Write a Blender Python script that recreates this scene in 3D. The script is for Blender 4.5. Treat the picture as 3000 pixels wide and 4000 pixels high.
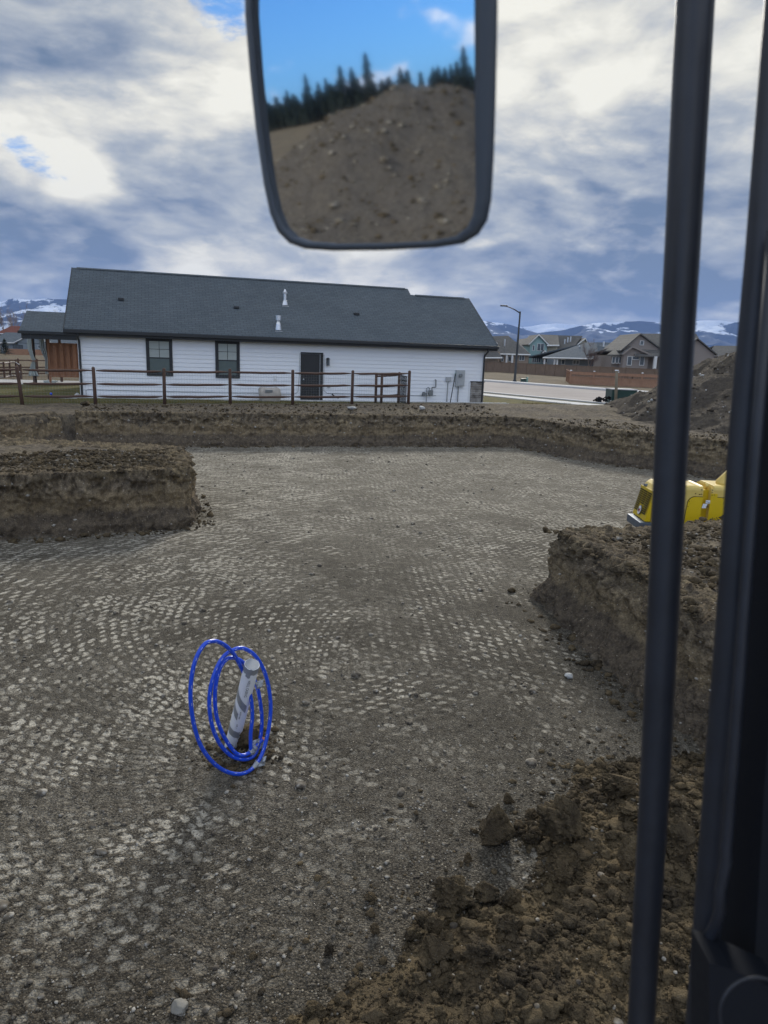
import bpy, bmesh, math, random
import numpy as np
from mathutils import Vector, Matrix
R_ = math.radians
random.seed(7); rng = np.random.default_rng(11)
sc = bpy.context.scene
for o in list(bpy.data.objects): bpy.data.objects.remove(o)
C = sc.collection

# ------------------------------------------------------------------ camera
FPX = 2770.0; EYE = 3.2; PITCH = R_(12.5); ROLL = R_(1.95)      # photograph is 3000 x 4000
_F = np.array([0, math.cos(PITCH), -math.sin(PITCH)]); _U = np.array([0, math.sin(PITCH), math.cos(PITCH)]); _X = np.array([1., 0, 0])
_R = math.cos(ROLL)*_X + math.sin(ROLL)*_U; _V = -math.sin(ROLL)*_X + math.cos(ROLL)*_U
EYEP = np.array([0, 0, EYE])
def ray(px, py): return _F + _R*(px-1500)/FPX - _V*(py-2000)/FPX
def on_z(px, py, z=0.0):
    d = ray(px, py); return EYEP + d*(z-EYE)/d[2]
def on_y(px, py, Y):
    d = ray(px, py); return EYEP + d*Y/d[1]
def on_plane(px, py, p0, n):
    d = ray(px, py); p0 = np.array(p0, float); n = np.array(n, float)
    return EYEP + d*((p0-EYEP).dot(n)/d.dot(n))
def at_depth(px, py, dep): return EYEP + ray(px, py)*dep
camd = bpy.data.cameras.new('camera'); cam = bpy.data.objects.new('camera', camd); C.objects.link(cam)
m = Matrix((( _R[0], _V[0], -_F[0], 0), (_R[1], _V[1], -_F[1], 0), (_R[2], _V[2], -_F[2], EYE), (0, 0, 0, 1)))
cam.matrix_world = m
camd.sensor_fit = 'VERTICAL'; camd.sensor_height = 36; camd.lens = FPX/4000*36
camd.clip_start = 0.05; camd.clip_end = 60000
camd.dof.use_dof = True; camd.dof.focus_distance = 11.0; camd.dof.aperture_fstop = camd.lens/3.5
sc.camera = cam
HAZE = 5e-5
sc.render.resolution_x = 768; sc.render.resolution_y = 1024
sc.view_settings.view_transform = 'Standard'; sc.view_settings.look = 'None'; sc.view_settings.gamma = 1; sc.view_settings.exposure = 1.02
try: sc.view_settings.use_curve_mapping = False
except Exception: pass

# ------------------------------------------------------------------ node helpers
class NT:
    def __init__(s, tree): s.t = tree; s.n = tree.nodes; s.l = tree.links
    def add(s, kind, **kw):
        nd = s.n.new(kind)
        for k, v in kw.items(): setattr(nd, k, v)
        return nd
    def put(s, sock, v):
        if v is None: return
        if hasattr(v, 'links') or isinstance(v, bpy.types.NodeSocket): s.l.new(v, sock)
        else:
            if isinstance(v, (tuple, list)) and len(v) == 3 and sock.type == 'RGBA': v = (*v, 1)
            sock.default_value = v
    def math(s, op, a, b=None, c=None, clamp=False):
        nd = s.add('ShaderNodeMath', operation=op, use_clamp=clamp)
        s.put(nd.inputs[0], a); s.put(nd.inputs[1], b); s.put(nd.inputs[2], c); return nd.outputs[0]
    def vmath(s, op, a, b=None, out=0):
        nd = s.add('ShaderNodeVectorMath', operation=op); s.put(nd.inputs[0], a)
        if b is not None: s.put(nd.inputs[1] if op != 'SCALE' else nd.inputs['Scale'], b)
        return nd.outputs['Value'] if op in ('DOT_PRODUCT', 'LENGTH', 'DISTANCE') else nd.outputs[0]
    def noise(s, vec, scale, detail=4, rough=.55, dist=0., lac=2.0, col=False):
        nd = s.add('ShaderNodeTexNoise'); nd.noise_dimensions = '3D'
        s.put(nd.inputs['Vector'], vec); s.put(nd.inputs['Scale'], scale); s.put(nd.inputs['Detail'], detail)
        s.put(nd.inputs['Roughness'], rough); s.put(nd.inputs['Distortion'], dist); s.put(nd.inputs['Lacunarity'], lac)
        return nd.outputs['Color' if col else 0]
    def voro(s, vec, scale, rand=1., feature='F1', out='Distance'):
        nd = s.add('ShaderNodeTexVoronoi', feature=feature); s.put(nd.inputs['Vector'], vec); s.put(nd.inputs['Scale'], scale)
        s.put(nd.inputs['Randomness'], rand); return nd.outputs[out]
    def ramp(s, fac, stops, interp='LINEAR'):
        nd = s.add('ShaderNodeValToRGB'); cr = nd.color_ramp; cr.interpolation = interp
        while len(cr.elements) < len(stops): cr.elements.new(.5)
        for e, (p, c) in zip(cr.elements, stops):
            e.position = p; e.color = (*c, 1) if isinstance(c, (tuple, list)) else (c, c, c, 1)
        s.put(nd.inputs[0], fac); return nd.outputs[0]
    def mr(s, v, a, b, c=0., d=1., smooth=False):
        nd = s.add('ShaderNodeMapRange', clamp=True)
        if smooth: nd.interpolation_type = 'SMOOTHSTEP'
        for i, x in enumerate((v, a, b, c, d)): s.put(nd.inputs[i], x)
        return nd.outputs[0]
    def mix(s, fac, a, b, blend='MIX'):
        nd = s.add('ShaderNodeMix', data_type='RGBA', blend_type=blend)
        s.put(nd.inputs[0], fac); s.put(nd.inputs[6], a); s.put(nd.inputs[7], b); return nd.outputs[2]
    def xyz(s, v):
        nd = s.add('ShaderNodeSeparateXYZ'); s.put(nd.inputs[0], v); return nd.outputs
    def comb(s, x, y, z):
        nd = s.add('ShaderNodeCombineXYZ'); s.put(nd.inputs[0], x); s.put(nd.inputs[1], y); s.put(nd.inputs[2], z); return nd.outputs[0]
    def bump(s, h, strength=.5, dist=.02, normal=None):
        nd = s.add('ShaderNodeBump'); s.put(nd.inputs['Height'], h); nd.inputs['Strength'].default_value = strength
        nd.inputs['Distance'].default_value = dist
        if normal is not None: s.l.new(normal, nd.inputs['Normal'])
        return nd.outputs[0]

# ------------------------------------------------------------------ sky: Nishita blue with broken cloud deck, brightest round the veiled sun
SUN_AZ = R_(9); SUN_EL = R_(27)                     # azimuth from +Y towards +X
sun_dir = Vector((math.sin(SUN_AZ)*math.cos(SUN_EL), math.cos(SUN_AZ)*math.cos(SUN_EL), math.sin(SUN_EL)))
w = bpy.data.worlds.new('World'); sc.world = w; w.use_nodes = True
w.node_tree.nodes.clear(); W = NT(w.node_tree)
tc = W.add('ShaderNodeTexCoord'); D = W.vmath('NORMALIZE', tc.outputs['Generated'])
sky = W.add('ShaderNodeTexSky'); sky.sky_type = 'NISHITA'; sky.sun_disc = False; sky.sun_elevation = SUN_EL; sky.sun_rotation = SUN_AZ
sky.air_density = 1.0; sky.dust_density = 0.3; sky.ozone_density = 2.5
x_, y_, z_ = W.xyz(D)
def blob(px, py, width_deg, amp):
    """soft round patch of the sky (a direction, infinitely far away), as seen in the photograph"""
    d = ray(px, py); d = d/np.linalg.norm(d)
    k = 1/(1-math.cos(R_(width_deg)))
    dt = W.vmath('DOT_PRODUCT', D, tuple(d))
    e = W.math('EXPONENT', W.math('MULTIPLY_ADD', dt, k, -k))
    return W.math('MULTIPLY', e, amp)
def dblob(d, width_deg, amp):
    d = Vector(d).normalized(); k = 1/(1-math.cos(R_(width_deg))); dt = W.vmath('DOT_PRODUCT', D, tuple(d))
    return W.math('MULTIPLY', W.math('EXPONENT', W.math('MULTIPLY_ADD', dt, k, -k)), amp)
def total(lst):
    s = lst[0]
    for q in lst[1:]: s = W.math('ADD', s, q)
    return s
zz = W.math('ADD', W.math('MAXIMUM', z_, 0.0), 0.36)
P = W.comb(W.math('DIVIDE', x_, zz), W.math('DIVIDE', y_, zz), W.math('MULTIPLY', z_, 2.6))
Pw = W.vmath('ADD', P, W.vmath('SCALE', W.noise(P, 1.1, 3, .5, col=True), .55))
n_big = W.noise(Pw, 1.0, 3, .5)
n_mid = W.noise(Pw, 2.6, 8, .52, .0)
n_fine = W.noise(W.vmath('ADD', Pw, (3.1, 5.2, 1.0)), 6.0, 10, .64, .0)
wq = W.vmath('ADD', P, W.vmath('SCALE', W.noise(P, 3.0, 6, .6, col=True), .42)); wq2 = W.vmath('ADD', wq, (0.02, 0.07, 0.04))
def puff(v):
    a = W.voro(v, 3.4); b = W.voro(v, 8.5); return W.math('ADD', W.math('MULTIPLY', a, -1.0), W.math('MULTIPLY', b, -.5))
pf = puff(wq); relp = W.math('SUBTRACT', puff(wq2), pf)
# cover: how thick the cloud is
front = W.mr(y_, -.25, .25, 0, 1, True)
cover = total([W.math('MULTIPLY', n_big, .9), W.math('MULTIPLY', n_mid, .95), W.math('MULTIPLY_ADD', n_fine, .75, -.245), W.math('MULTIPLY_ADD', pf, .16, .10),
    W.math('MULTIPLY_ADD', front, .38, .06), dblob((-.906, -.423, .09), 15, -.21),  # unseen back clouds thickened to light the house wall, thinner where the mirror looks
    blob(2350, 700, 11, .30), blob(2700, 900, 9, .22), blob(1950, 850, 8, .2), blob(500, 850, 7, .10), blob(150, 800, 6, .12),
    blob(900, 700, 7, .12), blob(500, 300, 10, .12),
    blob(870, 30, 4.2, -.50), blob(960, 330, 2.4, -.36), blob(50, 560, 2.0, -.62), blob(200, 665, 2.0, -.62), blob(350, 680, 1.7, -.6), blob(2340, 315, 1.6, -.46), blob(1960, 350, 1.4, -.46), blob(940, 830, 1.2, -.25),
    blob(60, 1130, 5, -.16), blob(300, 1020, 3.0, .05)])
dens = W.mr(cover, .90, 1.10, 0, 1, True)              # 0 open sky .. 1 solid cloud
thick = W.mr(cover, 1.05, 2.0, 0, 1)
# brightness of the cloud itself: thin parts and parts near the sun glow, thick parts are grey-blue
glow = total([blob(2200, 200, 14, .62), blob(2020, 330, 6, .5), blob(2500, 330, 6, .25), blob(2400, 60, 8, .2), blob(700, 300, 18, .26), blob(950, 250, 7, .14), blob(2850, 150, 9, .12), blob(300, 650, 6, .22), blob(760, 760, 4, .12),
    blob(600, 990, 3.0, .20), blob(800, 1055, 3.2, .40), blob(250, 990, 2.5, .18), blob(1900, 1150, 2.6, .34), blob(2430, 1065, 1.6, .36), blob(2820, 950, 3.2, .36), blob(2160, 1210, 1.2, .2), blob(1550, 1060, 2.4, .15),
    blob(2300, 750, 12, -.22), blob(2600, 1150, 8, -.14), blob(2100, 980, 5, -.12), blob(150, 850, 6, -.16), blob(550, 880, 4, -.15), blob(1100, 950, 6, -.08), blob(60, 1150, 6, -.12)])
# relief: the same noise sampled towards the sun
sd = W.vmath('ADD', Pw, (0.03, 0.10, 0.05))
rel = W.math('SUBTRACT', W.noise(Pw, 2.0, 7, .52, .0), W.noise(sd, 2.0, 7, .52, .0))
rel2 = W.math('SUBTRACT', W.noise(sd, 5.0, 6, .5, .0), .5)
lum = total([W.math('MULTIPLY_ADD', thick, -.74, .74), W.math('MULTIPLY', relp, -.42), W.math('MULTIPLY_ADD', pf, .30, .20), W.math('MULTIPLY', glow, .72), W.math('MULTIPLY', rel, 2.5), W.math('MULTIPLY', rel2, .28), W.math('MULTIPLY_ADD', n_fine, .75, -.375)])
ccol = W.ramp(lum, [(0.0, (.080, .112, .165)), (.18, (.125, .153, .200)), (.36, (.178, .202, .236)), (.54, (.245, .262, .275)), (.70, (.330, .332, .318)), (.86, (.410, .402, .362)), (1.0, (.47, .46, .41))])
# clouds behind the camera are lit from the front: white tops, pale grey bottoms; brightened out of view to lift the house wall
bcol = W.ramp(W.math('MULTIPLY_ADD', rel, 2.2, W.math('MULTIPLY_ADD', thick, -.45, .72)), [(0, (.22, .27, .36)), (.5, (.42, .47, .54)), (1, (.66, .68, .71))])
clouds = W.mix(front, bcol, ccol)
skyc = W.mix(1.0, W.vmath('SCALE', sky.outputs[0], .078), (.36, .74, 1.2), 'MULTIPLY')
hz = W.mr(z_, 0.0, .16, .55, 0.0, True)
skyf = W.mix(W.math('MULTIPLY', front, .93), skyc, (.085, .20, .41))
skyc2 = W.mix(W.math('MULTIPLY', hz, front), skyf, (.17, .25, .40))
fin = W.mix(dens, skyc2, clouds)
bg = W.add('ShaderNodeBackground'); W.l.new(fin, bg.inputs[0]); bg.inputs[1].default_value = 1.0
wo = W.add('ShaderNodeOutputWorld'); W.l.new(bg.outputs[0], wo.inputs[0])
try: w.cycles.sampling_method = 'MANUAL'; w.cycles.sample_map_resolution = 512
except Exception: pass
sl = bpy.data.lights.new('sun', 'SUN'); sl.energy = 1.7; sl.angle = R_(14); sl.color = (1, .95, .86)
so = bpy.data.objects.new('sun', sl); C.objects.link(so); so.rotation_euler = (-sun_dir).to_track_quat('-Z', 'Y').to_euler()

# ------------------------------------------------------------------ materials
def material(name, fn, rough=.8, spec=.3, metal=0., coat=0.):
    mt = bpy.data.materials.new(name); mt.use_nodes = True; T = NT(mt.node_tree)
    b = T.n['Principled BSDF']; b.inputs['Roughness'].default_value = rough; b.inputs['Specular IOR Level'].default_value = spec
    b.inputs['Metallic'].default_value = metal
    if coat: b.inputs['Coat Weight'].default_value = coat; b.inputs['Coat Roughness'].default_value = .15
    T.b = b; T.obj = T.add('ShaderNodeTexCoord').outputs['Object']; T.geo = T.add('ShaderNodeNewGeometry').outputs['Position']
    fn(T); return mt
def setc(T, c): T.put(T.b.inputs['Base Color'], c)
def setn(T, n): T.l.new(n, T.b.inputs['Normal'])
def plain(name, col, rough=.6, spec=.4, metal=0., var=.12, scale=6., bump=.0, coat=0.):
    def f(T):
        n = T.noise(T.obj, scale, 5, .6); n2 = T.noise(T.obj, scale*7, 3, .6)
        k = T.math('ADD', T.math('MULTIPLY_ADD', n, 2*var, 1-var), T.math('MULTIPLY_ADD', n2, var, -var/2))
        setc(T, T.vmath('SCALE', tuple(col), k))
        T.put(T.b.inputs['Roughness'], T.math('MULTIPLY_ADD', n2, .2, rough-.1))
        if bump: setn(T, T.bump(n2, bump, .01))
    return material(name, f, rough, spec, metal, coat)

SOIL = (.140, .118, .092); SOIL_DARK = (.062, .051, .042); CLAYY = (.20, .165, .112)
def soil_color(T, p, scale=1.):
    """loose earth: grey-brown with clayey yellow and dark damp clumps and small pale stones"""
    a = T.noise(p, 1.3*scale, 6, .6); b = T.noise(p, 9*scale, 6, .65); c = T.noise(p, 46*scale, 3, .6)
    col = T.mix(T.mr(a, .38, .64), SOIL, CLAYY)
    col = T.mix(T.mr(b, .42, .68), col, SOIL_DARK)
    col = T.mix(T.mr(c, .35, .75), T.vmath('SCALE', col, .72), T.vmath('SCALE', col, 1.45))
    vd = T.voro(p, 30*scale); vc = T.voro(p, 30*scale, out='Color')
    st = T.math('MULTIPLY', T.mr(vd, .20, .13), T.mr(T.xyz(vc)[0], .82, .86))
    return T.mix(st, col, (.34, .31, .26)), b, c, vd, st

def f_pit(T):
    p = T.obj; s = T.xyz(p)
    wv = T.vmath('SCALE', T.vmath('SUBTRACT', T.noise(p, .8, 3, .5, col=True), (.5, .5, .5)), .17)
    wv2 = T.vmath('SCALE', T.vmath('SUBTRACT', T.noise(p, 14, 3, .5, col=True), (.5, .5, .5)), .05)
    pw = T.vmath('ADD', T.vmath('ADD', p, wv), wv2); q = T.xyz(pw)
    def arcs(cx, cy, k):
        dx = T.math('SUBTRACT', q[0], cx); dy = T.math('SUBTRACT', q[1], cy)
        r = T.math('SQRT', T.math('ADD', T.math('MULTIPLY', dx, dx), T.math('MULTIPLY', dy, dy)))
        return T.comb(r, T.math('MULTIPLY', T.math('ARCTAN2', dy, dx), k), 0)
    def lane(ang):
        ca, sa = math.cos(R_(ang)), math.sin(R_(ang))
        return T.comb(T.math('ADD', T.math('MULTIPLY', q[0], ca), T.math('MULTIPLY', q[1], sa)),
                      T.math('SUBTRACT', T.math('MULTIPLY', q[1], ca), T.math('MULTIPLY', q[0], sa)), 0)
    def dots(v, bw, bh, rand):
        u = T.xyz(v)
        v2 = T.comb(T.math('DIVIDE', u[0], bh), T.math('MULTIPLY_ADD', T.math('DIVIDE', u[0], bh), .5, T.math('DIVIDE', u[1], bw)), 0)
        d = T.voro(v2, 1.0, rand)
        c = T.xyz(T.voro(v2, 1.0, rand, out='Color'))[0]
        return T.math('ADD', d, T.math('MULTIPLY', T.math('POWER', c, 2.0), .36))
    jit = T.math('MULTIPLY_ADD', T.noise(p, 44, 3, .6), .24, -.12)
    z1 = T.noise(T.vmath('ADD', p, (9, 3, 0)), .42, 4, .6); z2 = T.noise(T.vmath('ADD', p, (-4, 17, 0)), .5, 4, .6); z3 = T.noise(T.vmath('ADD', p, (4, -7, 0)), .35, 4, .6)
    fl = T.noise(p, 3.2, 4, .6)
    def lay(d, z, lo, hi):
        k = T.mr(T.math('ADD', d, jit), .43, .32)
        return T.math('MULTIPLY', k, T.mr(T.math('ADD', z, T.math('MULTIPLY_ADD', fl, .3, -.15)), lo, hi))
    leftm = T.mr(T.math('ADD', s[0], T.math('MULTIPLY', s[1], .10)), .9, -.6, 0, 1)
    A = lay(dots(arcs(-.15, 5.5, 3.0), .118, .118, .14), T.math('MULTIPLY_ADD', leftm, .34, T.math('SUBTRACT', z1, .17)), .40, .56)
    A = T.math('MULTIPLY', A, T.mr(T.xyz(arcs(-.15, 5.5, 3.0))[0], 1.1, 1.9))
    B = lay(dots(lane(4), .118, .112, .16), T.math('SUBTRACT', z2, T.mr(T.xyz(arcs(.6, 5.6, 3.0))[0], 1.6, .6, 0, .15)), .43, .58)
    Cc = lay(dots(lane(74), .13, .115, .18), T.math('ADD', z3, T.mr(s[1], 8, 14, -.15, .12)), .40, .58)
    Dd = lay(dots(lane(-22), .118, .11, .2), T.math('SUBTRACT', T.noise(T.vmath('ADD', p, (31, 7, 0)), .6, 4, .6), .08), .47, .62)
    pads = T.math('MAXIMUM', T.math('MAXIMUM', A, B), T.math('MAXIMUM', Cc, Dd))
    # scraped streaks along the lanes, seen towards the far end and at the lower left
    stk = T.noise(T.vmath('MULTIPLY', lane(14), (1.2, 9, 1)), 1.5, 5, .6); stk2 = T.noise(T.vmath('MULTIPLY', lane(74), (1.0, 10, 1)), 1.5, 5, .6)
    streak = T.math('MAXIMUM', T.math('MULTIPLY', T.mr(stk, .55, .72), T.mr(s[1], 9, 16, 0, .55)), T.math('MULTIPLY', T.mr(stk2, .60, .74), .35))
    a = T.noise(p, .55, 5, .6); b = T.noise(p, 7, 5, .65); c = T.noise(p, 60, 4, .65)
    base = T.mix(T.mr(a, .36, .66), (.074, .069, .060), (.132, .125, .111))
    base = T.mix(T.mr(b, .45, .72), base, (.052, .047, .039))
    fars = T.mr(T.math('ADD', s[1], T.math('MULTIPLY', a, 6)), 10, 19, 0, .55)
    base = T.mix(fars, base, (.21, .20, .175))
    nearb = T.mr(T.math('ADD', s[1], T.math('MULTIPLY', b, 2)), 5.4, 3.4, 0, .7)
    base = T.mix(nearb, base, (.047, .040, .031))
    base = T.mix(T.mr(c, .32, .75), T.vmath('SCALE', base, .50), T.vmath('SCALE', base, 1.65))
    brk = T.mr(T.noise(p, 22, 4, .7), .36, .55)
    gv = T.xyz(T.voro(p, 85, out='Color')); gd = T.voro(p, 85)
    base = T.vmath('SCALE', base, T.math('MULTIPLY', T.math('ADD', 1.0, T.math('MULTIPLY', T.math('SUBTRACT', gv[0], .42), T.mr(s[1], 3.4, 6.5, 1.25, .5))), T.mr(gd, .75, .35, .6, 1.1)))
    fade_ = T.mr(T.math('ADD', s[1], T.math('MULTIPLY', z1, 2.5)), 3.7, 6.0, .34, 1.)
    pat = T.mr(T.noise(T.vmath('ADD', p, (5, 5, 5)), 1.7, 5, .65), .35, .58, .14, 1.12)
    pal = T.math('MULTIPLY', T.math('MULTIPLY', T.math('MULTIPLY', T.math('MAXIMUM', pads, streak), brk), fade_), pat, clamp=True)
    col = T.mix(T.math('MULTIPLY', pal, .9), base, T.mix(T.mr(c, .3, .7), (.37, .36, .33), (.60, .59, .545)))
    vd = T.voro(p, 42); vc = T.xyz(T.voro(p, 42, out='Color'))
    st = T.math('MULTIPLY', T.mr(vd, .30, .20), T.mr(vc[0], .80, .84))
    col = T.mix(st, col, T.mix(vc[1], (.36, .34, .29), (.13, .125, .12)))
    # soil outside the floor of the pit
    s2, sb, sc_, svd, sst = soil_color(T, p, .8)
    at = T.add('ShaderNodeAttribute', attribute_name='zone'); zc = T.xyz(at.outputs['Color'])
    col = T.mix(zc[0], s2, T.vmath('MULTIPLY', col, (1.04, .985, .89)))
    gr = T.noise(p, 2.2, 6, .65); g2 = T.noise(T.vmath('MULTIPLY', p, (1, 1, 1)), 26, 4, .7)
    grass = T.mix(T.mr(gr, .36, .66), (.16, .125, .048), (.070, .088, .030))
    grass = T.mix(T.mr(g2, .3, .7), T.vmath('SCALE', grass, .68), T.vmath('SCALE', grass, 1.35))
    col = T.mix(zc[1], col, grass)
    dry = T.mix(T.mr(T.noise(p, .25, 5, .65), .35, .65), (.16, .125, .082), (.105, .088, .062))
    dry = T.mix(T.mr(g2, .3, .7), T.vmath('SCALE', dry, .75), T.vmath('SCALE', dry, 1.3))
    col = T.mix(zc[2], col, dry)
    setc(T, col)
    h = T.math('ADD', T.math('MULTIPLY', c, .35), T.math('ADD', T.math('MULTIPLY', b, .8), T.math('MULTIPLY', pads, -.75)))
    h = T.math('ADD', h, T.math('ADD', T.math('MULTIPLY', T.mr(vd, .45, .1), .45), T.math('MULTIPLY', T.mr(gd, .7, .1), .45)))
    setn(T, T.bump(h, .9, .018))
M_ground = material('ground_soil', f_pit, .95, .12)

def f_bank(T):
    p = T.obj; z = T.xyz(p)[2]
    col, b, c, vd, st = soil_color(T, p, 1.)
    wob = T.math('MULTIPLY_ADD', T.noise(p, 1.6, 5, .65), .36, -.18)
    zz_ = T.math('ADD', z, wob)
    at = T.add('ShaderNodeAttribute', attribute_name='zone'); hrel = T.math('ADD', T.xyz(at.outputs['Color'])[0], wob)
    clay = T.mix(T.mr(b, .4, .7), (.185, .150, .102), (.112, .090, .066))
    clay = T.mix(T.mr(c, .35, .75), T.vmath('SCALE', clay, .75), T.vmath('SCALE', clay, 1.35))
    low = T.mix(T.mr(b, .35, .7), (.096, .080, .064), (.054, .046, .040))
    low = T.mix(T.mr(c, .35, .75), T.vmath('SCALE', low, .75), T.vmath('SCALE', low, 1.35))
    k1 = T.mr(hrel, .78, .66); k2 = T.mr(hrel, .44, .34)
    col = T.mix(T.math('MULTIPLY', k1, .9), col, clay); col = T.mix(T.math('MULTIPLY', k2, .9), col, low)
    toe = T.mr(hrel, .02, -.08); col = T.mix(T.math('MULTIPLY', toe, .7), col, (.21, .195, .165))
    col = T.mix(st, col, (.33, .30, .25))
    col = T.vmath('SCALE', col, T.mr(T.xyz(at.outputs['Color'])[0], .86, .99, 1.42, .95))  # upright face lightened in colour to make up for facing away from the sun
    ver = T.noise(T.vmath('MULTIPLY', p, (1, 1, .16)), 15, 5, .65)
    col = T.vmath('MULTIPLY', col, T.mix(T.mr(ver, .35, .65), (.78, .76, .72), (1.2, 1.15, 1.03)))
    setc(T, col)
    h = T.math('ADD', T.math('MULTIPLY', c, .3), T.math('ADD', T.math('MULTIPLY', b, .7), T.math('MULTIPLY', ver, .5)))
    setn(T, T.bump(h, 1.0, .07))
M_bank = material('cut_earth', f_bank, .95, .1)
def f_clod(T):
    p = T.geo
    col, b, c, vd, st = soil_color(T, p, 1.9)
    col = T.mix(T.mr(T.noise(p, 3.6, 3), .38, .62), T.vmath('SCALE', col, .50), T.mix(.55, T.vmath('SCALE', col, .95), (.165, .128, .080)))
    setc(T, T.vmath('MULTIPLY', col, (.90, .86, .77))); setn(T, T.bump(T.math('ADD', T.math('MULTIPLY', c, .7), T.math('ADD', b, T.math('MULTIPLY', T.noise(p, 130, 2, .7), .4))), 1.0, .022))
M_clod = material('dirt_clods', f_clod, .95, .1)
def f_stony(T):
    p = T.geo; col, b, c, vd, st = soil_color(T, p, 1.6)
    col = T.mix(.7, col, (.135, .124, .115)); col = T.mix(st, col, (.42, .40, .37)); col = T.mix(T.mr(b, .45, .7, 0, .6), col, (.07, .06, .053))
    setc(T, col); setn(T, T.bump(T.math('ADD', c, b), 1.0, .03))
def f_peb(T):
    v = T.xyz(T.noise(T.geo, 5.5, 1, .5, col=True)); v2 = T.noise(T.geo, 55, 2, .6)
    col = T.ramp(T.noise(T.geo, 21, 1, .5), [(.28, (.052, .044, .036)), (.45, (.115, .098, .075)), (.58, (.19, .17, .138)), (.7, (.36, .34, .30))])
    setc(T, T.vmath('SCALE', col, T.math('MULTIPLY_ADD', v2, .7, .65)))
M_pebble = material('pebbles', f_peb, .85, .25)
M_pebble2 = plain('pale_embedded_stones', (.34, .32, .28), .85, .2, var=.55, scale=4)
M_greystone = plain('grey_stone', (.21, .20, .175), .8, .3, var=.3, scale=30)
M_mounddark = None
M_whitestone = plain('white_stones', (.45, .45, .43), .8, .3, var=.3, scale=9)
def f_sid(T):
    p = T.obj; s = T.xyz(p)
    n = T.noise(T.vmath('MULTIPLY', p, (1.5, 1.5, 9)), 2, 5, .6)
    setc(T, T.mix(T.mr(n, .3, .75, 0, .5), (.86, .88, .90), (.78, .80, .83)))
    setn(T, T.bump(T.noise(T.vmath('MULTIPLY', p, (3, 3, 40)), 4, 3), .15, .004))
M_siding = material('white_lap_siding', f_sid, .55, .35)
def f_shingle(c1, c2):
    def f(T):
        p = T.xyz(T.obj)
        br = T.add('ShaderNodeTexBrick'); T.put(br.inputs['Vector'], T.comb(p[0], T.math('MULTIPLY', p[2], 1.75), 0)); br.inputs['Scale'].default_value = 1
        br.inputs['Brick Width'].default_value = .30; br.inputs['Row Height'].default_value = .145; br.inputs['Mortar Size'].default_value = .007
        br.inputs['Color1'].default_value = (*c1, 1); br.inputs['Color2'].default_value = (*c2, 1); br.inputs['Mortar'].default_value = (c1[0]*.45, c1[1]*.45, c1[2]*.45, 1); br.inputs['Bias'].default_value = 0
        n = T.noise(T.obj, 40, 3, .7); n2 = T.noise(T.obj, .5, 4, .6)
        col = T.vmath('SCALE', br.outputs[0], T.math('ADD', T.math('MULTIPLY_ADD', n, .5, .55), T.math('MULTIPLY', n2, .4)))
        setc(T, col); setn(T, T.bump(T.math('SUBTRACT', T.math('MULTIPLY', n, .4), br.outputs[1]), .5, .01))
    return f
M_roof = material('charcoal_shingles', f_shingle((.086, .104, .118), (.104, .123, .137)), .9, .25)
M_roof_bg = material('grey_brown_shingles', f_shingle((.115, .112, .105), (.15, .145, .135)), .9, .2)
M_roof_bluegrey = material('blue_grey_shingles', f_shingle((.10, .12, .14), (.13, .15, .165)), .9, .2)
M_roof_red = material('red_shingles', f_shingle((.13, .045, .035), (.17, .06, .045)), .9, .2)
M_dark = plain('black_trim', (.026, .029, .032), .45, .4, var=.15)
M_door = plain('black_door_paint', (.022, .024, .027), .35, .45, var=.1)
M_metal = plain('galvanised_metal', (.62, .64, .66), .35, .5, .9, var=.1, scale=10)
M_greymetal = plain('grey_painted_metal', (.42, .44, .45), .5, .4, .1)
M_meter = plain('meter_grey', (.20, .215, .22), .5, .4, .2)
M_whitepl = plain('white_plastic', (.75, .77, .78), .45, .4, var=.06)
def f_wood(c, k=.35):
    def f(T):
        n = T.noise(T.vmath('MULTIPLY', T.obj, (8, 8, 1.2)), 3, 6, .65, .4); n2 = T.noise(T.obj, 1.4, 3)
        setc(T, T.vmath('SCALE', tuple(c), T.math('ADD', T.math('MULTIPLY_ADD', n, 2*k, 1-k), T.math('MULTIPLY_ADD', n2, .5, -.25))))
        setn(T, T.bump(n, .4, .006))
    return f
M_rail = material('brown_fence_wood', f_wood((.100, .062, .047), .5), .8, .25)
M_snowwood = plain('frosted_wood_top', (.62, .6, .58), .8, .2)
M_cedar = material('cedar_boards', f_wood((.27, .135, .078), .5), .75, .25)
M_cedar_old = material('weathered_cedar_boards', f_wood((.23, .165, .12), .4), .8, .2)
M_cedar_bg = material('orange_cedar_boards', f_wood((.34, .195, .125), .4), .8, .2)
M_post = material('grey_timber_post', f_wood((.21, .175, .125), .3), .8, .2)
M_wire = plain('wire', (.33, .35, .34), .5, .4, .6)
M_curtain = plain('grey_curtain_cloth', (.42, .46, .45), .85, .1, var=.12)
M_conc = plain('concrete', (.40, .395, .385), .9, .2, var=.14, scale=1.5, bump=.2)
M_pale_green = plain('pale_step', (.42, .45, .42), .8, .2, var=.1, scale=3)
def f_road(T):
    n = T.noise(T.obj, .3, 5, .6); n2 = T.noise(T.obj, 14, 4, .7)
    c = T.mix(T.mr(n, .35, .7), (.225, .20, .19), (.29, .262, .25)); setc(T, T.vmath('SCALE', c, T.math('MULTIPLY_ADD', n2, .4, .8)))
M_road = material('road_asphalt', f_road, .9, .2)
M_glass_dark = plain('window_glass', (.09, .11, .125), .08, .6, var=.05)
def f_blind(T):
    z = T.xyz(T.obj)[2]; s = T.math('SINE', T.math('MULTIPLY', z, 2*math.pi/.055))
    setc(T, T.mix(T.math('MULTIPLY_ADD', s, .5, .5), (.30, .34, .32), (.46, .50, .47)))
M_blind = material('window_blinds', f_blind, .35, .5)
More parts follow.
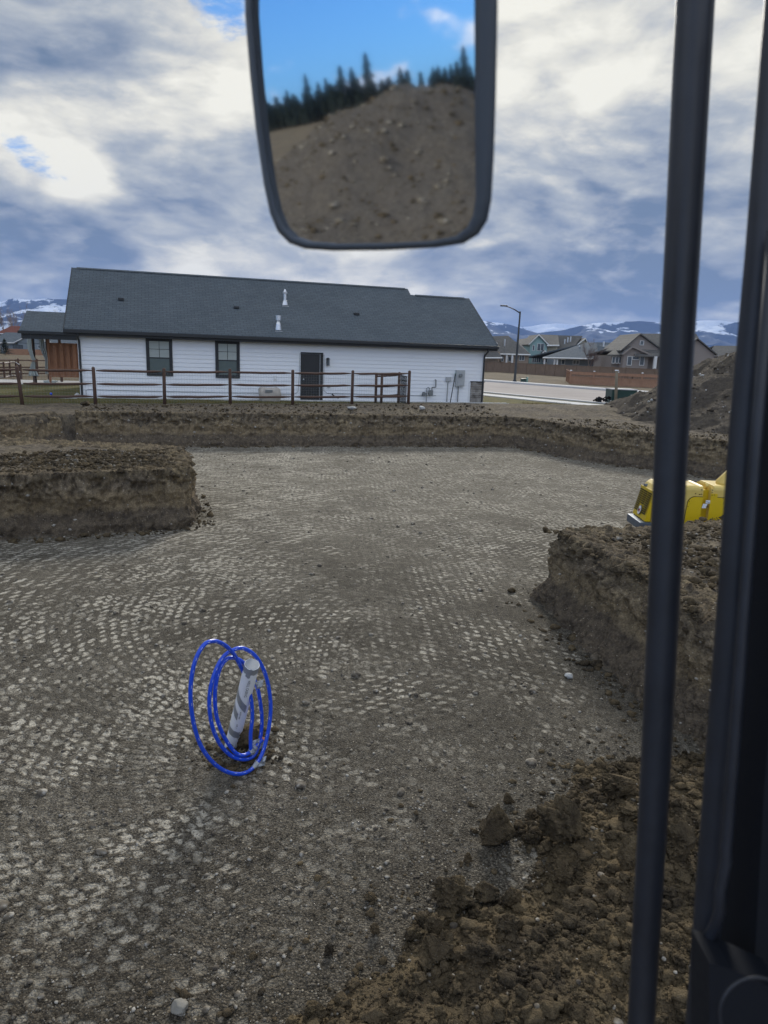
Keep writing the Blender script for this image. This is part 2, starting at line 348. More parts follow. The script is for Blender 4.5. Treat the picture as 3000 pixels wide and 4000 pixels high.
M_screen = plain('insect_screen', (.105, .135, .13), .5, .4)
M_yellow = plain('yellow_machine_paint', (.68, .47, .010), .38, .45, var=.08, scale=3, coat=.25)
M_yellow2 = plain('worn_yellow_hood_paint', (.66, .49, .13), .42, .4, var=.10, scale=4, coat=.2)
M_steel = plain('scuffed_blue_grey_steel', (.13, .155, .19), .55, .4, .5, var=.3, scale=9)
M_hole = plain('black_rubber', (.012, .012, .012), .8, .2)
M_red = plain('red_enamel', (.5, .03, .03), .4)
def f_darksoil(T):
    p = T.geo; col, b, c, vd, st = soil_color(T, p, 1.2); sk = T.noise(T.vmath('MULTIPLY', p, (1, 1, .3)), 6, 5, .65)
    col = T.mix(.65, col, (.098, .084, .070)); col = T.mix(T.mr(sk, .45, .7, 0, .5), col, (.055, .047, .040)); setc(T, col); setn(T, T.bump(T.math('ADD', T.math('ADD', c, b), sk), 1.0, .05))
M_darksoil = material('dark_mound_soil', f_darksoil, .95, .1)
M_stonysoil = material('stony_soil', f_stony, .95, .1)
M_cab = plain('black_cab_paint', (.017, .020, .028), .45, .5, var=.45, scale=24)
M_cabd = plain('black_cab_plastic', (.006, .008, .013), .6, .3, var=.1, scale=14)
M_rim = plain('mirror_frame_plastic', (.07, .085, .105), .5, .4, var=.06, scale=20)
M_blue = plain('blue_water_pipe', (.012, .075, .62), .32, .5, var=.08, scale=14, coat=.1)
def f_pvc(T):
    n = T.noise(T.obj, 9, 5, .65); n2 = T.noise(T.obj, 60, 3, .7)
    c = T.mix(T.mr(n, .55, .8, 0, .3), (.84, .86, .87), (.50, .46, .38)); setc(T, T.mix(T.mr(n2, .70, .76), c, (.30, .26, .2)))
M_pvc = material('white_plastic_pipe', f_pvc, .45, .4)
M_tape = plain('silver_duct_tape', (.34, .36, .38), .38, .5, .35, var=.22, scale=40)
M_ink = plain('black_ink', (.03, .03, .035), .6)
M_orange = plain('orange_cap', (.6, .2, .1), .5)
M_bark = plain('grey_bark', (.20, .175, .15), .9, .1, var=.25)
M_twig = plain('pale_twigs', (.23, .18, .145), .9, .1, var=.25)
M_twigred = plain('reddish_twigs', (.165, .125, .115), .9, .1, var=.25)
M_needle = plain('conifer_needles', (.020, .028, .022), .85, .15, var=.4, scale=1.2)
M_tarp = plain('beige_tarp', (.46, .42, .37), .75, .2, var=.2, scale=5, bump=.3)
M_dkgreen = plain('dark_green_paint', (.025, .06, .05), .5, .4)
M_ltgreen = plain('light_green_plastic', (.24, .38, .32), .5, .4)
def mirror_m(T): T.b.inputs['Base Color'].default_value = (.80, .83, .86, 1)
M_mirror = material('mirror_glass', mirror_m, .036, .5, 1.0)
def wallm(n, c): return plain(n, c, .8, .2, var=.07, scale=1.2)
M_tan = wallm('tan_wall', (.33, .26, .20)); M_teal = wallm('seafoam_wall', (.27, .40, .39)); M_taupe = wallm('taupe_wall', (.27, .235, .21)); M_cream = wallm('cream_wall', (.46, .42, .33))
M_bgtrim = wallm('white_trim', (.66, .66, .64)); M_bgblue = wallm('grey_blue_wall', (.22, .25, .27))

# ------------------------------------------------------------------ mesh helpers
def link(name, me, mat=None, parent=None, smooth=False):
    o = bpy.data.objects.new(name, me); C.objects.link(o)
    if mat is not None:
        for q in (mat if isinstance(mat, (list, tuple)) else [mat]): me.materials.append(q)
    if parent is not None: o.parent = parent
    if smooth: me.polygons.foreach_set('use_smooth', [True]*len(me.polygons))
    return o
def np_mesh(name, V, Fc):
    V = np.asarray(V, dtype=np.float32); Fc = np.asarray(Fc, dtype=np.int32)
    me = bpy.data.meshes.new(name); nf, k = Fc.shape
    me.vertices.add(len(V)); me.vertices.foreach_set('co', V.ravel())
    me.loops.add(nf*k); me.loops.foreach_set('vertex_index', Fc.ravel())
    me.polygons.add(nf); me.polygons.foreach_set('loop_start', np.arange(0, nf*k, k, dtype=np.int32)); me.polygons.foreach_set('loop_total', np.full(nf, k, dtype=np.int32))
    me.update(calc_edges=True); return me
class MB:
    def __init__(s): s.v = []; s.f = []
    def add(s, vs, fs):
        n = len(s.v); s.v += [tuple(map(float, q)) for q in vs]; s.f += [tuple(i+n for i in f) for f in fs]; return s
    def box(s, x0, x1, y0, y1, z0, z1):
        return s.add([(x, y, z) for x in (x0, x1) for y in (y0, y1) for z in (z0, z1)], [(0,1,3,2),(4,6,7,5),(0,4,5,1),(2,3,7,6),(0,2,6,4),(1,5,7,3)])
    def prism(s, pts, d):
        """polygon (list of 3-D points) swept by vector d"""
        n = len(pts); d = np.array(d, float); P0 = [np.array(p, float) for p in pts]
        return s.add(P0+[p+d for p in P0], [tuple(range(n))[::-1], tuple(range(n, 2*n))]+[(i, (i+1) % n, n+(i+1) % n, n+i) for i in range(n)])
    def tube(s, path, r, seg=8, cap=True, closed=False):
        P_ = [np.array(p, float) for p in path]; n = len(P_); rr = r if hasattr(r, '__len__') else [r]*n
        up = np.array([0, 0, 1.]); vs = []
        prev = None
        for i in range(n):
            t = (P_[(i+1) % n]-P_[i-1]) if closed else (P_[min(i+1, n-1)]-P_[max(i-1, 0)])
            t = t/(np.linalg.norm(t)+1e-12)
            a = prev if prev is not None else (up if abs(t[2]) < .9 else np.array([1., 0, 0]))
            a = a-t*a.dot(t); a /= np.linalg.norm(a)+1e-12; prev = a; b = np.cross(t, a)
            for k in range(seg):
                th = 2*math.pi*k/seg; vs.append(P_[i]+(a*math.cos(th)+b*math.sin(th))*rr[i])
        fs = [(i*seg+k, i*seg+(k+1) % seg, ((i+1) % n)*seg+(k+1) % seg, ((i+1) % n)*seg+k) for i in range(n if closed else n-1) for k in range(seg)]
        if cap and not closed: fs += [tuple(range(seg))[::-1], tuple((n-1)*seg+k for k in range(seg))]
        return s.add(vs, fs)
    def build(s, name, mat=None, parent=None, smooth=False, bevel=0.):
        me = bpy.data.meshes.new(name); me.from_pydata(s.v, [], s.f); me.update()
        if bevel:
            bm = bmesh.new(); bm.from_mesh(me); bmesh.ops.recalc_face_normals(bm, faces=bm.faces)
            bmesh.ops.bevel(bm, geom=bm.edges[:], offset=bevel, segments=2, affect='EDGES', profile=.6); bm.to_mesh(me); bm.free()
        else:
            bm = bmesh.new(); bm.from_mesh(me); bmesh.ops.recalc_face_normals(bm, faces=bm.faces); bm.to_mesh(me); bm.free()
        return link(name, me, mat, parent, smooth)
def tag(o, label=None, cat=None, group=None, kind=None):
    if label: o['label'] = label
    if cat: o['category'] = cat
    if group: o['group'] = group
    if kind: o['kind'] = kind
    return o
def thing(name, label, cat, loc=(0, 0, 0), rz=0., group=None):
    o = bpy.data.objects.new(name, None); C.objects.link(o); o.location = loc; o.rotation_euler = (0, 0, rz); o.empty_display_size = .2
    return tag(o, label, cat, group)
def copy_tree(o, parent=None):
    c = o.copy(); C.objects.link(c)
    if parent is not None: c.parent = parent
    for ch in list(o.children): copy_tree(ch, c)
    return c

# numpy gradient noise
_perm = rng.permutation(256).astype(np.int64); _perm = np.concatenate([_perm, _perm, _perm])
_g3 = rng.normal(size=(256, 3)); _g3 /= np.linalg.norm(_g3, axis=1)[:, None]
def pnoise(x, y, z):
    xi = np.floor(x).astype(np.int64); yi = np.floor(y).astype(np.int64); zi = np.floor(z).astype(np.int64)
    fx = x-xi; fy = y-yi; fz = z-zi; u = fx*fx*fx*(fx*(fx*6-15)+10); v = fy*fy*fy*(fy*(fy*6-15)+10); w_ = fz*fz*fz*(fz*(fz*6-15)+10)
    xi &= 255; yi &= 255; zi &= 255; out = 0
    for dx in (0, 1):
        for dy in (0, 1):
            for dz in (0, 1):
                h = _perm[_perm[_perm[xi+dx]+yi+dy]+zi+dz]; g = _g3[h]
                out = out+(g[:, 0]*(fx-dx)+g[:, 1]*(fy-dy)+g[:, 2]*(fz-dz))*(u if dx else 1-u)*(v if dy else 1-v)*(w_ if dz else 1-w_)
    return out*1.5
def fbm(P_, scale, octv=4, gain=.5, off=0.):
    P_ = np.asarray(P_, float); x, y = P_[:, 0]*scale+off, P_[:, 1]*scale+off*1.7; z = (P_[:, 2]*scale if P_.shape[1] > 2 else np.zeros(len(P_)))+off*.3
    s_ = 0; a = 1.
    for _ in range(octv):
        s_ = s_+a*pnoise(x, y, z); a *= gain; x = x*2.03+5.1; y = y*2.03+1.3; z = z*2.03+7.7
    return s_
def sstep(a, b, x):
    t = np.clip((x-a)/(b-a), 0, 1); return t*t*(3-2*t)
def grid_faces(nr, nc, wrap=False):
    i = np.arange(nr-1)[:, None]; j = np.arange(nc if wrap else nc-1)[None, :]; j2 = (j+1) % nc
    return np.stack([i*nc+j, i*nc+j2, (i+1)*nc+j2, (i+1)*nc+j], -1).reshape(-1, 4)

# ------------------------------------------------------------------ ground: one sheet to the horizon, with the excavated pit in it
PIT = np.array([(-10, 22.5), (-4.2, 24.1), (4.8, 26.5), (6.3, 23.3), (8.3, 21.8), (9.5, 20.4), (11.2, 17), (10.7, 14.2), (8, 12.6), (5, 11.2), (3.6, 10.15), (2.35, 9.55), (2.0, 9.2), (2.2, 8.4),
    (2.52, 6.45), (2.8, 5.4), (3.3, 3.9), (4.2, 0), (4.2, -3.2), (-9, -3.2), (-10.5, 5), (-12, 9.6), (-9, 10.4), (-6.3, 11.25), (-3.75, 12.45), (-3.45, 12.75), (-3.75, 14.0), (-4.35, 15.5), (-4.8, 15.9), (-8, 16.1), (-11.3, 17.2), (-11.2, 20)])
def poly_sd(P_, poly):
    """signed distance, negative inside"""
    x, y = P_[:, 0], P_[:, 1]; d = np.full(len(P_), 1e9); ins = np.zeros(len(P_), bool); n = len(poly)
    for i in range(n):
        ax, ay = poly[i]; bx, by = poly[(i+1) % n]; ex, ey = bx-ax, by-ay; L2 = ex*ex+ey*ey
        t = np.clip(((x-ax)*ex+(y-ay)*ey)/L2, 0, 1); d = np.minimum(d, (x-ax-t*ex)**2+(y-ay-t*ey)**2)
        c = (ay > y) != (by > y); xx = ax+(y-ay)*(bx-ax)/((by-ay) if by != ay else 1e-9); ins ^= c & (x < xx)
    d = np.sqrt(d); return np.where(ins, -d, d)
FD = np.array([math.cos(R_(17.5)), math.sin(R_(17.5))]); FN = np.array([-FD[1], FD[0]])       # along / behind the fence and the house
FENCE0 = np.array([-13.1, 25.6]); HOUSE0 = np.array([-13.07, 30.5]); HBASE = .97
MVD = (math.sin(R_(245)), math.cos(R_(245)))          # direction the mirror shows
def top_z(P_):
    x, y = P_[:, 0], P_[:, 1]; t = (x-FENCE0[0])*FD[0]+(y-FENCE0[1])*FD[1]; s_ = (x-FENCE0[0])*FN[0]+(y-FENCE0[1])*FN[1]
    near = np.exp(-(np.maximum(np.abs(s_+.4)-.6, 0)/1.6)**2)
    z = 1.0+near*(.02+.014*np.clip(t, 0, 17))
    z = z-.0045*np.clip(np.hypot(x, y)-45, 0, 160)*sstep(-5, -25, x)
    rb = (x > 1.5) & (y < 14) & (y > 2); z = z+np.where(rb, .03*np.sin(y*1.1)-.05-.20*sstep(9.0, 11.3, y), 0)
    db = x*MVD[0]+y*MVD[1]; back = sstep(90, 240, db); z = z+back*(13+2.5*np.sin(x*.013+1)+1.2*np.sin(y*.04))
    return z
def ground_h(P_):
    sd = poly_sd(P_, PIT); r = np.hypot(P_[:, 0], P_[:, 1])
    sdn = sd+fbm(P_, 1.1, 3, .5)*.10
    tz = top_z(P_)
    soil = sstep(2.6, 1.2, (P_[:, 0]-FENCE0[0])*FN[0]+(P_[:, 1]-FENCE0[1])*FN[1]+1.6)           # churned earth in front of the fence
    rough = fbm(P_, 1.2, 5, .55)*.05+fbm(P_, 9, 3, .6, 3.)*.012
    k = sstep(.28, .50, sdn)
    h = k*(tz+rough*np.clip(soil+.12, 0, 1))+(1-k)*(fbm(P_, .5, 3, .5, 9.)*.022+fbm(P_, 5, 3, .6, 4.)*.009+fbm(P_, 20, 2, .6, 5.)*.005)
    return np.where(r > 60, tz, h), sd, soil
Acols = np.concatenate([np.linspace(-43, 43, 640), np.linspace(43, 317, 150)[1:-1]]); Acols = np.radians(Acols)
rad = np.concatenate([np.geomspace(1.5, 34, 760), np.geomspace(34, 400, 90)[1:], np.geomspace(400, 26000, 22)[1:]])
GX = (rad[:, None]*np.sin(Acols)[None]).ravel(); GY = (rad[:, None]*np.cos(Acols)[None]).ravel(); GP = np.stack([GX, GY], 1)
gh, gsd, gsoil = ground_h(GP)
V = np.column_stack([GX, GY, gh]); nr, nc = len(rad), len(Acols)
Fq = grid_faces(nr, nc, True)
V = np.vstack([V, [[0, 0, 0]]]); me = np_mesh('ground', V, Fq)
zone = np.zeros((len(V), 4), np.float32); zone[:, 3] = 1
hs = (GX-FENCE0[0])*FN[0]+(GY-FENCE0[1])*FN[1]
edge = fbm(GP, .8, 3)*.5
zone[:-1, 0] = sstep(.35, .15, gsd)
gmask = sstep(.15, .75, hs+edge*.6+.15*0)*(1-zone[:-1, 0])
tt = (GX-FENCE0[0])*FD[0]+(GY-FENCE0[1])*FD[1]
gmask = gmask*sstep(17.0, 16.2, tt+edge)+gmask*sstep(16.2, 17.0, tt+edge)*sstep(3.0, 3.8, hs+edge*.4)
rr_ = np.hypot(GX, GY); far = sstep(46, 52, rr_+edge)
zone[:-1, 1] = gmask*(1-far); zone[:-1, 2] = np.maximum(far*sstep(.2, .9, hs), sstep(35, 60, rr_))
ca = me.color_attributes.new('zone', 'FLOAT_COLOR', 'POINT'); ca.data.foreach_set('color', zone.ravel())
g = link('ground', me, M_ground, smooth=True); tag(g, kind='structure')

# ------------------------------------------------------------------ cut banks of the pit: full relief strips standing in front of the step
FACE = []
def bank(name, idx, lean=.16, over=.9, ds=.045, nv=44, seed=0., topw=.85, smooth=False):
    pts = PIT[idx]; P_ = []; N_ = []
    seg = np.diff(pts, axis=0); L = np.hypot(seg[:, 0], seg[:, 1]); cum = np.concatenate([[0], np.cumsum(L)]); S = np.arange(0, cum[-1], ds)
    px = np.interp(S, cum, pts[:, 0]); py = np.interp(S, cum, pts[:, 1])
    ker = np.ones(13)/13
    def sm(a): return np.convolve(np.pad(a, 6, mode='edge'), ker, 'valid')
    px, py = sm(px), sm(py); tx, ty = sm(np.gradient(px)), sm(np.gradient(py)); tl = np.hypot(tx, ty)+1e-9
    nx, ny = ty/tl, -tx/tl                    # outward (away from the pit)
    t_ = poly_sd(np.column_stack([px+nx*.3, py+ny*.3]), PIT); sg = np.where(np.median(t_) > 0, 1, -1); nx, ny = nx*sg, ny*sg
    nH = int(nv*.72); v1 = np.linspace(-.06, 1, nH); v2 = np.linspace(0, 1, nv-nH+1)[1:]
    prof_o = np.concatenate([lean*np.clip(v1, -1, 1)-.05*np.sin(np.clip(v1, 0, 1)*math.pi)*0+.03, lean+.03+v2*topw]); prof_h = np.concatenate([v1, np.ones(len(v2))])
    x = px[:, None]+nx[:, None]*prof_o[None]; y = py[:, None]+ny[:, None]*prof_o[None]
    tz = top_z(np.column_stack([x.ravel(), y.ravel()])).reshape(x.shape)
    z = np.where(prof_h[None] < 1, prof_h[None]*tz, tz+.035)
    fade = np.concatenate([np.zeros(nH), v2**2])[None]; z = z-fade*.12
    Q = np.column_stack([x.ravel(), y.ravel(), z.ravel()])
    w1 = fbm(Q, 1.3, 3, .5, seed+1)*.11; w2 = (.35-np.abs(fbm(Q*np.array([1, 1, .55]), 3.4, 5, .62, seed+2)))*.17; w3 = np.abs(fbm(Q, 11, 4, .7, seed+5))*.035
    hrel = np.broadcast_to(prof_h[None], x.shape).ravel()
    crumb = sstep(.62, .92, hrel)*(np.maximum(fbm(Q, 4.5, 4, .6, seed+8), 0)*.20-.03)           # clotted topsoil lip hanging over
    w2 = w2*(.5+.5*sstep(.45, .75, hrel))
    under = -.07*np.sin(np.clip((hrel-.15)/.5, 0, 1)*math.pi)
    off = (w1+w2+w3+crumb+under)*np.clip(1-fade, 0, 1).repeat(len(S), 0).ravel()
    ontop = (hrel >= 1)
    NX = np.repeat(nx, len(prof_o)); NY = np.repeat(ny, len(prof_o))
    kk = np.where(ontop, .25, 1)
    Q[:, 0] -= NX*off*kk; Q[:, 1] -= NY*off*kk; Q[:, 2] += np.where(ontop, np.abs(w2)*.8+np.maximum(fbm(Q, 6, 3, .6, seed+3), 0)*.04, w2*.25)*np.clip(1-fade, 0, 1).repeat(len(S), 0).ravel()
    me = np_mesh(name, Q, grid_faces(len(S), len(prof_o)))
    kf = rng.permutation(np.where((hrel > .04) & (hrel < .98))[0])[:int(len(S)*ds*24)]; FACE.append(Q[kf])
    z4 = np.ones((len(Q), 4), np.float32); z4[:, 0] = hrel; ca = me.color_attributes.new('zone', 'FLOAT_COLOR', 'POINT'); ca.data.foreach_set('color', z4.ravel())
    return tag(link(name, me, M_bank, smooth=smooth), kind='structure')
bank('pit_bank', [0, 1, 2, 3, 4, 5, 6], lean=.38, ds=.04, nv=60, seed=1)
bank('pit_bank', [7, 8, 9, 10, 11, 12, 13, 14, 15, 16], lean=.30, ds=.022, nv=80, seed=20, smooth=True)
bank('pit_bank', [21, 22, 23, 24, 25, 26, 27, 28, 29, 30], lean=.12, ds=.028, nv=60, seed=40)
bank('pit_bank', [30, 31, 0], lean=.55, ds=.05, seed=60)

# ------------------------------------------------------------------ clods and stones
def ico(sub):
    bm = bmesh.new(); bmesh.ops.create_icosphere(bm, subdivisions=sub, radius=1.); v = np.array([q.co[:] for q in bm.verts]); f = np.array([[a.index for a in q.verts] for q in bm.faces]); bm.free(); return v, f
ICO = {k: ico(k) for k in (1, 2, 3, 4, 5, 6)}
def clod_shape(sub, seed, rough=.35, flat=.75):
    v, f = ICO[sub]; r = np.random.default_rng(seed)
    d = 1+fbm(v, 1.1, 2, .5, seed*1.37)*rough*.9+(fbm(v, 2.6, 3, .6, seed*2.1+4)*rough*.55 if sub > 1 else r.normal(size=len(v))*.16)
    if sub > 1 and rough > .25: d = d-np.abs(fbm(v, 1.5, 2, .5, seed*3.3+1))*.26*rough/.35+.05
    if sub > 3: d = d+(fbm(v, 5, 4, .6, seed*3.3)*.065+fbm(v, 16, 2, .6, seed*5.3)*.018)*rough/.35
    # a few flat broken faces
    for _ in range(5):
        n = r.normal(size=3); n /= np.linalg.norm(n); t = (v*d[:, None]) @ n; lim = r.uniform(.62, .95); d = np.where(t > lim, d*lim/np.maximum(t, 1e-6)*.5+d*.5*np.minimum(1, lim/np.maximum(t, 1e-6)), d)
    w_ = v*d[:, None]*np.array([r.uniform(.8, 1.2), r.uniform(.7, 1.1), flat*r.uniform(.75, 1.1)]); return w_
def rubble(name, pos, size, sub, mat, flat=.75, rough=.35, nshape=24, sink=.25, label=None, cat=None):
    shapes = [clod_shape(sub, 100+i, rough, flat) for i in range(nshape)]; f0 = ICO[sub][1]; nv = len(shapes[0]); n = len(pos)
    si = rng.integers(0, nshape, n); a = rng.uniform(0, 2*math.pi, n); ca_, sa_ = np.cos(a), np.sin(a)
    S_ = np.stack(shapes)[si]*np.asarray(size)[:, None, None]
    x = S_[..., 0]*ca_[:, None]-S_[..., 1]*sa_[:, None]; y = S_[..., 0]*sa_[:, None]+S_[..., 1]*ca_[:, None]
    V_ = np.stack([x+pos[:, 0:1], y+pos[:, 1:2], S_[..., 2]+pos[:, 2:3]+(flat*(1-sink)*.8*np.asarray(size))[:, None]*.6], -1).reshape(-1, 3)
    F_ = (f0[None]+(np.arange(n)*nv)[:, None, None]).reshape(-1, 3)
    o = link(name, np_mesh(name, V_, F_), mat); return tag(o, label, cat, kind='stuff')
def hz_(P_): return ground_h(P_)[0]

# spoil heap at the lower right, its edge as in the photograph
HEAP = np.array([tuple(on_z(a, b, 0)[:2]) for a, b in [(1080, 4080), (1180, 3960), (1330, 3890), (1480, 3790), (1560, 3660), (1650, 3560), (1850, 3560), (1960, 3500), (2040, 3440), (2050, 3340), (2030, 3260), (2130, 3180), (2200, 3110), (2190, 3040), (2320, 2985), (2480, 2960), (2700, 2950)]]+[(4.6, 5.0), (5, 0), (4.5, -1), (-1, 0), (-.9, 1.6)])
def heap_h(P_):
    sd = -poly_sd(P_, HEAP)+fbm(P_, 1.7, 3, .5, 7.)*.10
    h = .20*sstep(0, 1.0, sd)+.26*sstep(.6, 2.6, sd)+.02*sstep(0, .12, sd)
    h = h*(1-.35*sstep(3.2, 1.8, P_[:, 1]))
    return np.where(sd > 0, h+fbm(P_, 2.2, 4, .55, 2.)*.06*sstep(0, .4, sd)+fbm(P_, 11, 3, .6, 2.5)*.014, -.03+sd*.2), sd
xs = np.arange(-1.4, 4.6, .022); ys = np.arange(.3, 6.1, .022); XX, YY = np.meshgrid(xs, ys); HP = np.column_stack([XX.ravel(), YY.ravel()])
hh, hsd = heap_h(HP); me = np_mesh('spoil_heap', np.column_stack([HP, hh]), grid_faces(len(ys), len(xs)))
tag(link('spoil_heap', me, M_clod, smooth=True), 'heap of loose brown earth crumbling onto the pit floor beside the cab post', 'dirt heap')
# loose lumps on and around the heap
def scatter_px(n, box, accept, z=0.):
    out = []
    while len(out) < n:
        px = rng.uniform(box[0], box[2], 4000); py = rng.uniform(box[1], box[3], 4000)
        q = np.array([on_z(a, b, z)[:2] for a, b in zip(px[:1500], py[:1500])]); q = q[accept(q)]; out += list(q)
    return np.array(out[:n])
hp = rng.uniform([-1.2, 1.9], [3.9, 5.9], (140000, 2)); h_, s_ = heap_h(hp); hp = hp[s_ > .0]; h_, s_ = heap_h(hp)
k = 4200; sz = np.clip(.012*rng.pareto(1.7, k)+.008, 0, .048); rubble('loose_clods', np.column_stack([hp[:k], h_[:k]]), sz, 3, M_clod, .75, .52, 40, label='small loose clods of brown earth covering the heap by the cab post', cat='loose earth')
hq = hp[k:k+32000]; rubble('loose_crumbs', np.column_stack([hq, h_[k:k+32000]]), .0035+.012*rng.uniform(0, 1, 32000)**2, 1, M_clod, label='fine crumbs of earth filling the gaps between the clods', cat='loose earth')
hq = hp[40000:40900]; rubble('heap_pebbles', np.column_stack([hq, h_[40000:40900]]), np.clip(.008+.006*rng.pareto(2.5, 900), 0, .03), 2, M_pebble, .6, .14, label='rounded pale pebbles lying in the loose earth of the heap', cat='pebbles')
hp2 = hp[s_ < 1.3][-520:]; h2, s2_ = heap_h(hp2); rubble('lumpy_clods', np.column_stack([hp2, h2]), rng.uniform(.018, .05, len(hp2)), 4, M_clod, .8, .6, label='fist-sized lumps of brown earth along the crumbling edge of the heap', cat='loose earth')
fr = np.column_stack([rng.uniform(-1.3, 2.4, 5000), rng.uniform(2.2, 6.6, 5000)]); _, s3 = heap_h(fr); fr = fr[(s3 < 0.05) & (s3 > -.9) & (rng.uniform(0, 1, 5000) < np.exp(s3*4))]
rubble('spilled_crumbs', np.column_stack([fr, hz_(fr)]), np.clip(.006+.006*rng.pareto(2.0, len(fr)), 0, .028), 2, M_clod, .7, .5, label='crumbs of earth spilled from the heap onto the grey pit floor', cat='loose earth')
# big clods, one object each: (photo x, photo y of the foot, height above floor, radius, stretch xyz, label)
big = [((1856, 3127, 2008, 3329), 'dark pointed clod standing alone on the grey floor left of the heap'),
 ((1958, 3105, 2014, 3150), 'dark clod just behind the pointed one, where the pale streak ends'),
 ((1670, 3413, 1860, 3580), 'largest rough yellow-brown clod at the left edge of the heap'),
 ((1915, 3561, 2035, 3680), 'dark rounded clod right of the largest rough clod'),
 ((1662, 3680, 1790, 3775), 'grey clod low in the heap below the largest clod'),
 ((1800, 3715, 1975, 3795), 'long sloping clod in the lower part of the heap'),
 ((2100, 3177, 2325, 3325), 'broad yellow-brown clod high at the upper left of the heap'),
 ((2032, 3255, 2120, 3315), 'ochre clod poking out from the upper left edge of the heap'),
 ((2150, 3378, 2248, 3465), 'blocky clod beside a round tan stone midway up the heap'),
 ((2335, 3035, 2510, 3135), 'large flat brown clod at the far top of the heap behind the bar'),
 ((2415, 3130, 2510, 3235), 'grey clod just left of the first cab bar, high on the heap'),
 ((2400, 3225, 2510, 3410), 'pale whitish clod beside the first cab bar'),
 ((2590, 3220, 2745, 3390), 'big slab of earth with dry roots on top, seen between the two cab bars'),
 ((2195, 3522, 2310, 3600), 'tan clod in the middle of the heap'),
 ((1808, 3335, 1846, 3378), 'small black clod lying between the pointed clod and the heap'),
 ((1418, 3486, 1476, 3532), 'small black clod lying alone left of the heap on the floor'),
 ((1440, 3612, 1485, 3658), 'small crumbly dark clod just below the lone black one'),
 ((1257, 3676, 1304, 3738), 'small brown clod standing by itself lower left of the heap'),
 ((1175, 3905, 1278, 3998), 'rough clod near the bottom edge of the picture, far left of the heap'),
 ((1650, 3590, 1740, 3660), 'brown clod directly under the largest rough clod'),
 ((1850, 3440, 1960, 3540), 'dark clod touching the right side of the largest one'),
 ((1960, 3480, 2050, 3560), 'brown clod between the rounded clod and the upper heap edge'),
 ((1400, 3950, 1520, 4030), 'wide clod at the bottom edge of the picture, left part of the heap')]
for i, ((x0_, y0_, x1_, y1_), lab) in enumerate(big):
    q = on_z((x0_+x1_)/2, y1_, 0.0); hb = max(float(heap_h(np.array([q[:2]]))[0][0]), 0)
    if hb > 0: q = on_z((x0_+x1_)/2, y1_, hb)
    dep = ray((x0_+x1_)/2, y1_); dep = (q[1])/dep[1]; r = (x1_-x0_)/2/FPX*dep; tall = (y1_-y0_)/(x1_-x0_)
    sub_ = 6 if r > .07 else 5
    v = clod_shape(sub_, 300+i, .46, .9); v = v/np.abs(v[:, 0]).max()*r; v[:, 2] *= min(max(1.25*tall-.05, .65), 1.75); v[:, 1] *= .85
    if tall > 1.2: zn = (v[:, 2]-v[:, 2].min())/np.ptp(v[:, 2]); v[:, 2] *= 1.15; v[:, 0] = v[:, 0]*(1.15-.55*zn)+r*.35*zn; v[:, 1] *= 1.1-.5*zn
    v[:, 2] += hb-v[:, 2].min()*.82-.0
    o = link('dirt_clod', np_mesh('dirt_clod', v, ICO[sub_][1]), M_clod); o.location = (q[0], q[1]+r*.7, 0); tag(o, lab, 'dirt clod', 'big clods of earth by the heap')
q = on_z(860+300, 2880, 0)
# stones on the pit floor
fl = np.column_stack([rng.uniform(-4.2, 3.4, 110000), rng.uniform(2.2, 10.5, 110000)]); dd = np.hypot(*fl.T); fl = fl[rng.uniform(0, 1, 110000) < np.clip((4.2/dd)**2.0, .02, 1)]; fl = fl[poly_sd(fl, PIT) < -.02]
kk = 34000; fl = fl[:kk]; rubble('floor_gravel', np.column_stack([fl, hz_(fl)]), np.clip(.0032+.0032*rng.pareto(2.4, len(fl)), 0, .020), 1, M_pebble, .62, .2, label='fine gravel and chips strewn over the rolled pit floor', cat='gravel')
fl = np.column_stack([rng.uniform(-9, 9, 5000), rng.uniform(2.4, 25, 5000)]); fl = fl[poly_sd(fl, PIT) < -.05][:1500]
rubble('floor_stones', np.column_stack([fl, hz_(fl)]), np.clip(.012+.009*rng.pareto(2.2, len(fl)), 0, .045), 2, M_pebble, .6, .16, label='scattered stones lying on the pit floor', cat='stones')
# rubble along the foot and on top of the banks
def along(idx, n, lo, hi):
    pts = PIT[idx]; seg = np.diff(pts, axis=0); L = np.hypot(*seg.T); cum = np.concatenate([[0], np.cumsum(L)]); S = rng.uniform(0, cum[-1], n)
    x = np.interp(S, cum, pts[:, 0]); y = np.interp(S, cum, pts[:, 1]); k_ = np.clip(np.searchsorted(cum, S)-1, 0, len(L)-1); nx, ny = seg[k_, 1]/L[k_], -seg[k_, 0]/L[k_]
    mid = poly_sd(np.column_stack([x+nx*.2, y+ny*.2]), PIT); sg = np.where(np.median(mid) > 0, 1, -1); o = rng.uniform(lo, hi, n)*sg
    return np.column_stack([x+nx*o, y+ny*o])
rb = [7, 8, 9, 10, 11, 12, 13, 14, 15, 16]; lb = [22, 23, 24, 25, 26, 27]; fb = [0, 1, 2, 3, 4, 5]
a = np.vstack([along(rb, 500, -.35, .05), along(lb, 350, -.3, .02), along(fb, 500, -.3, .05)]); rubble('bank_foot_crumbs', np.column_stack([a, hz_(a)*0+.0]), np.clip(.012+.014*rng.pareto(2.2, len(a)), 0, .07), 2, M_clod, label='crumbled earth lying along the foot of the cut banks', cat='loose earth')
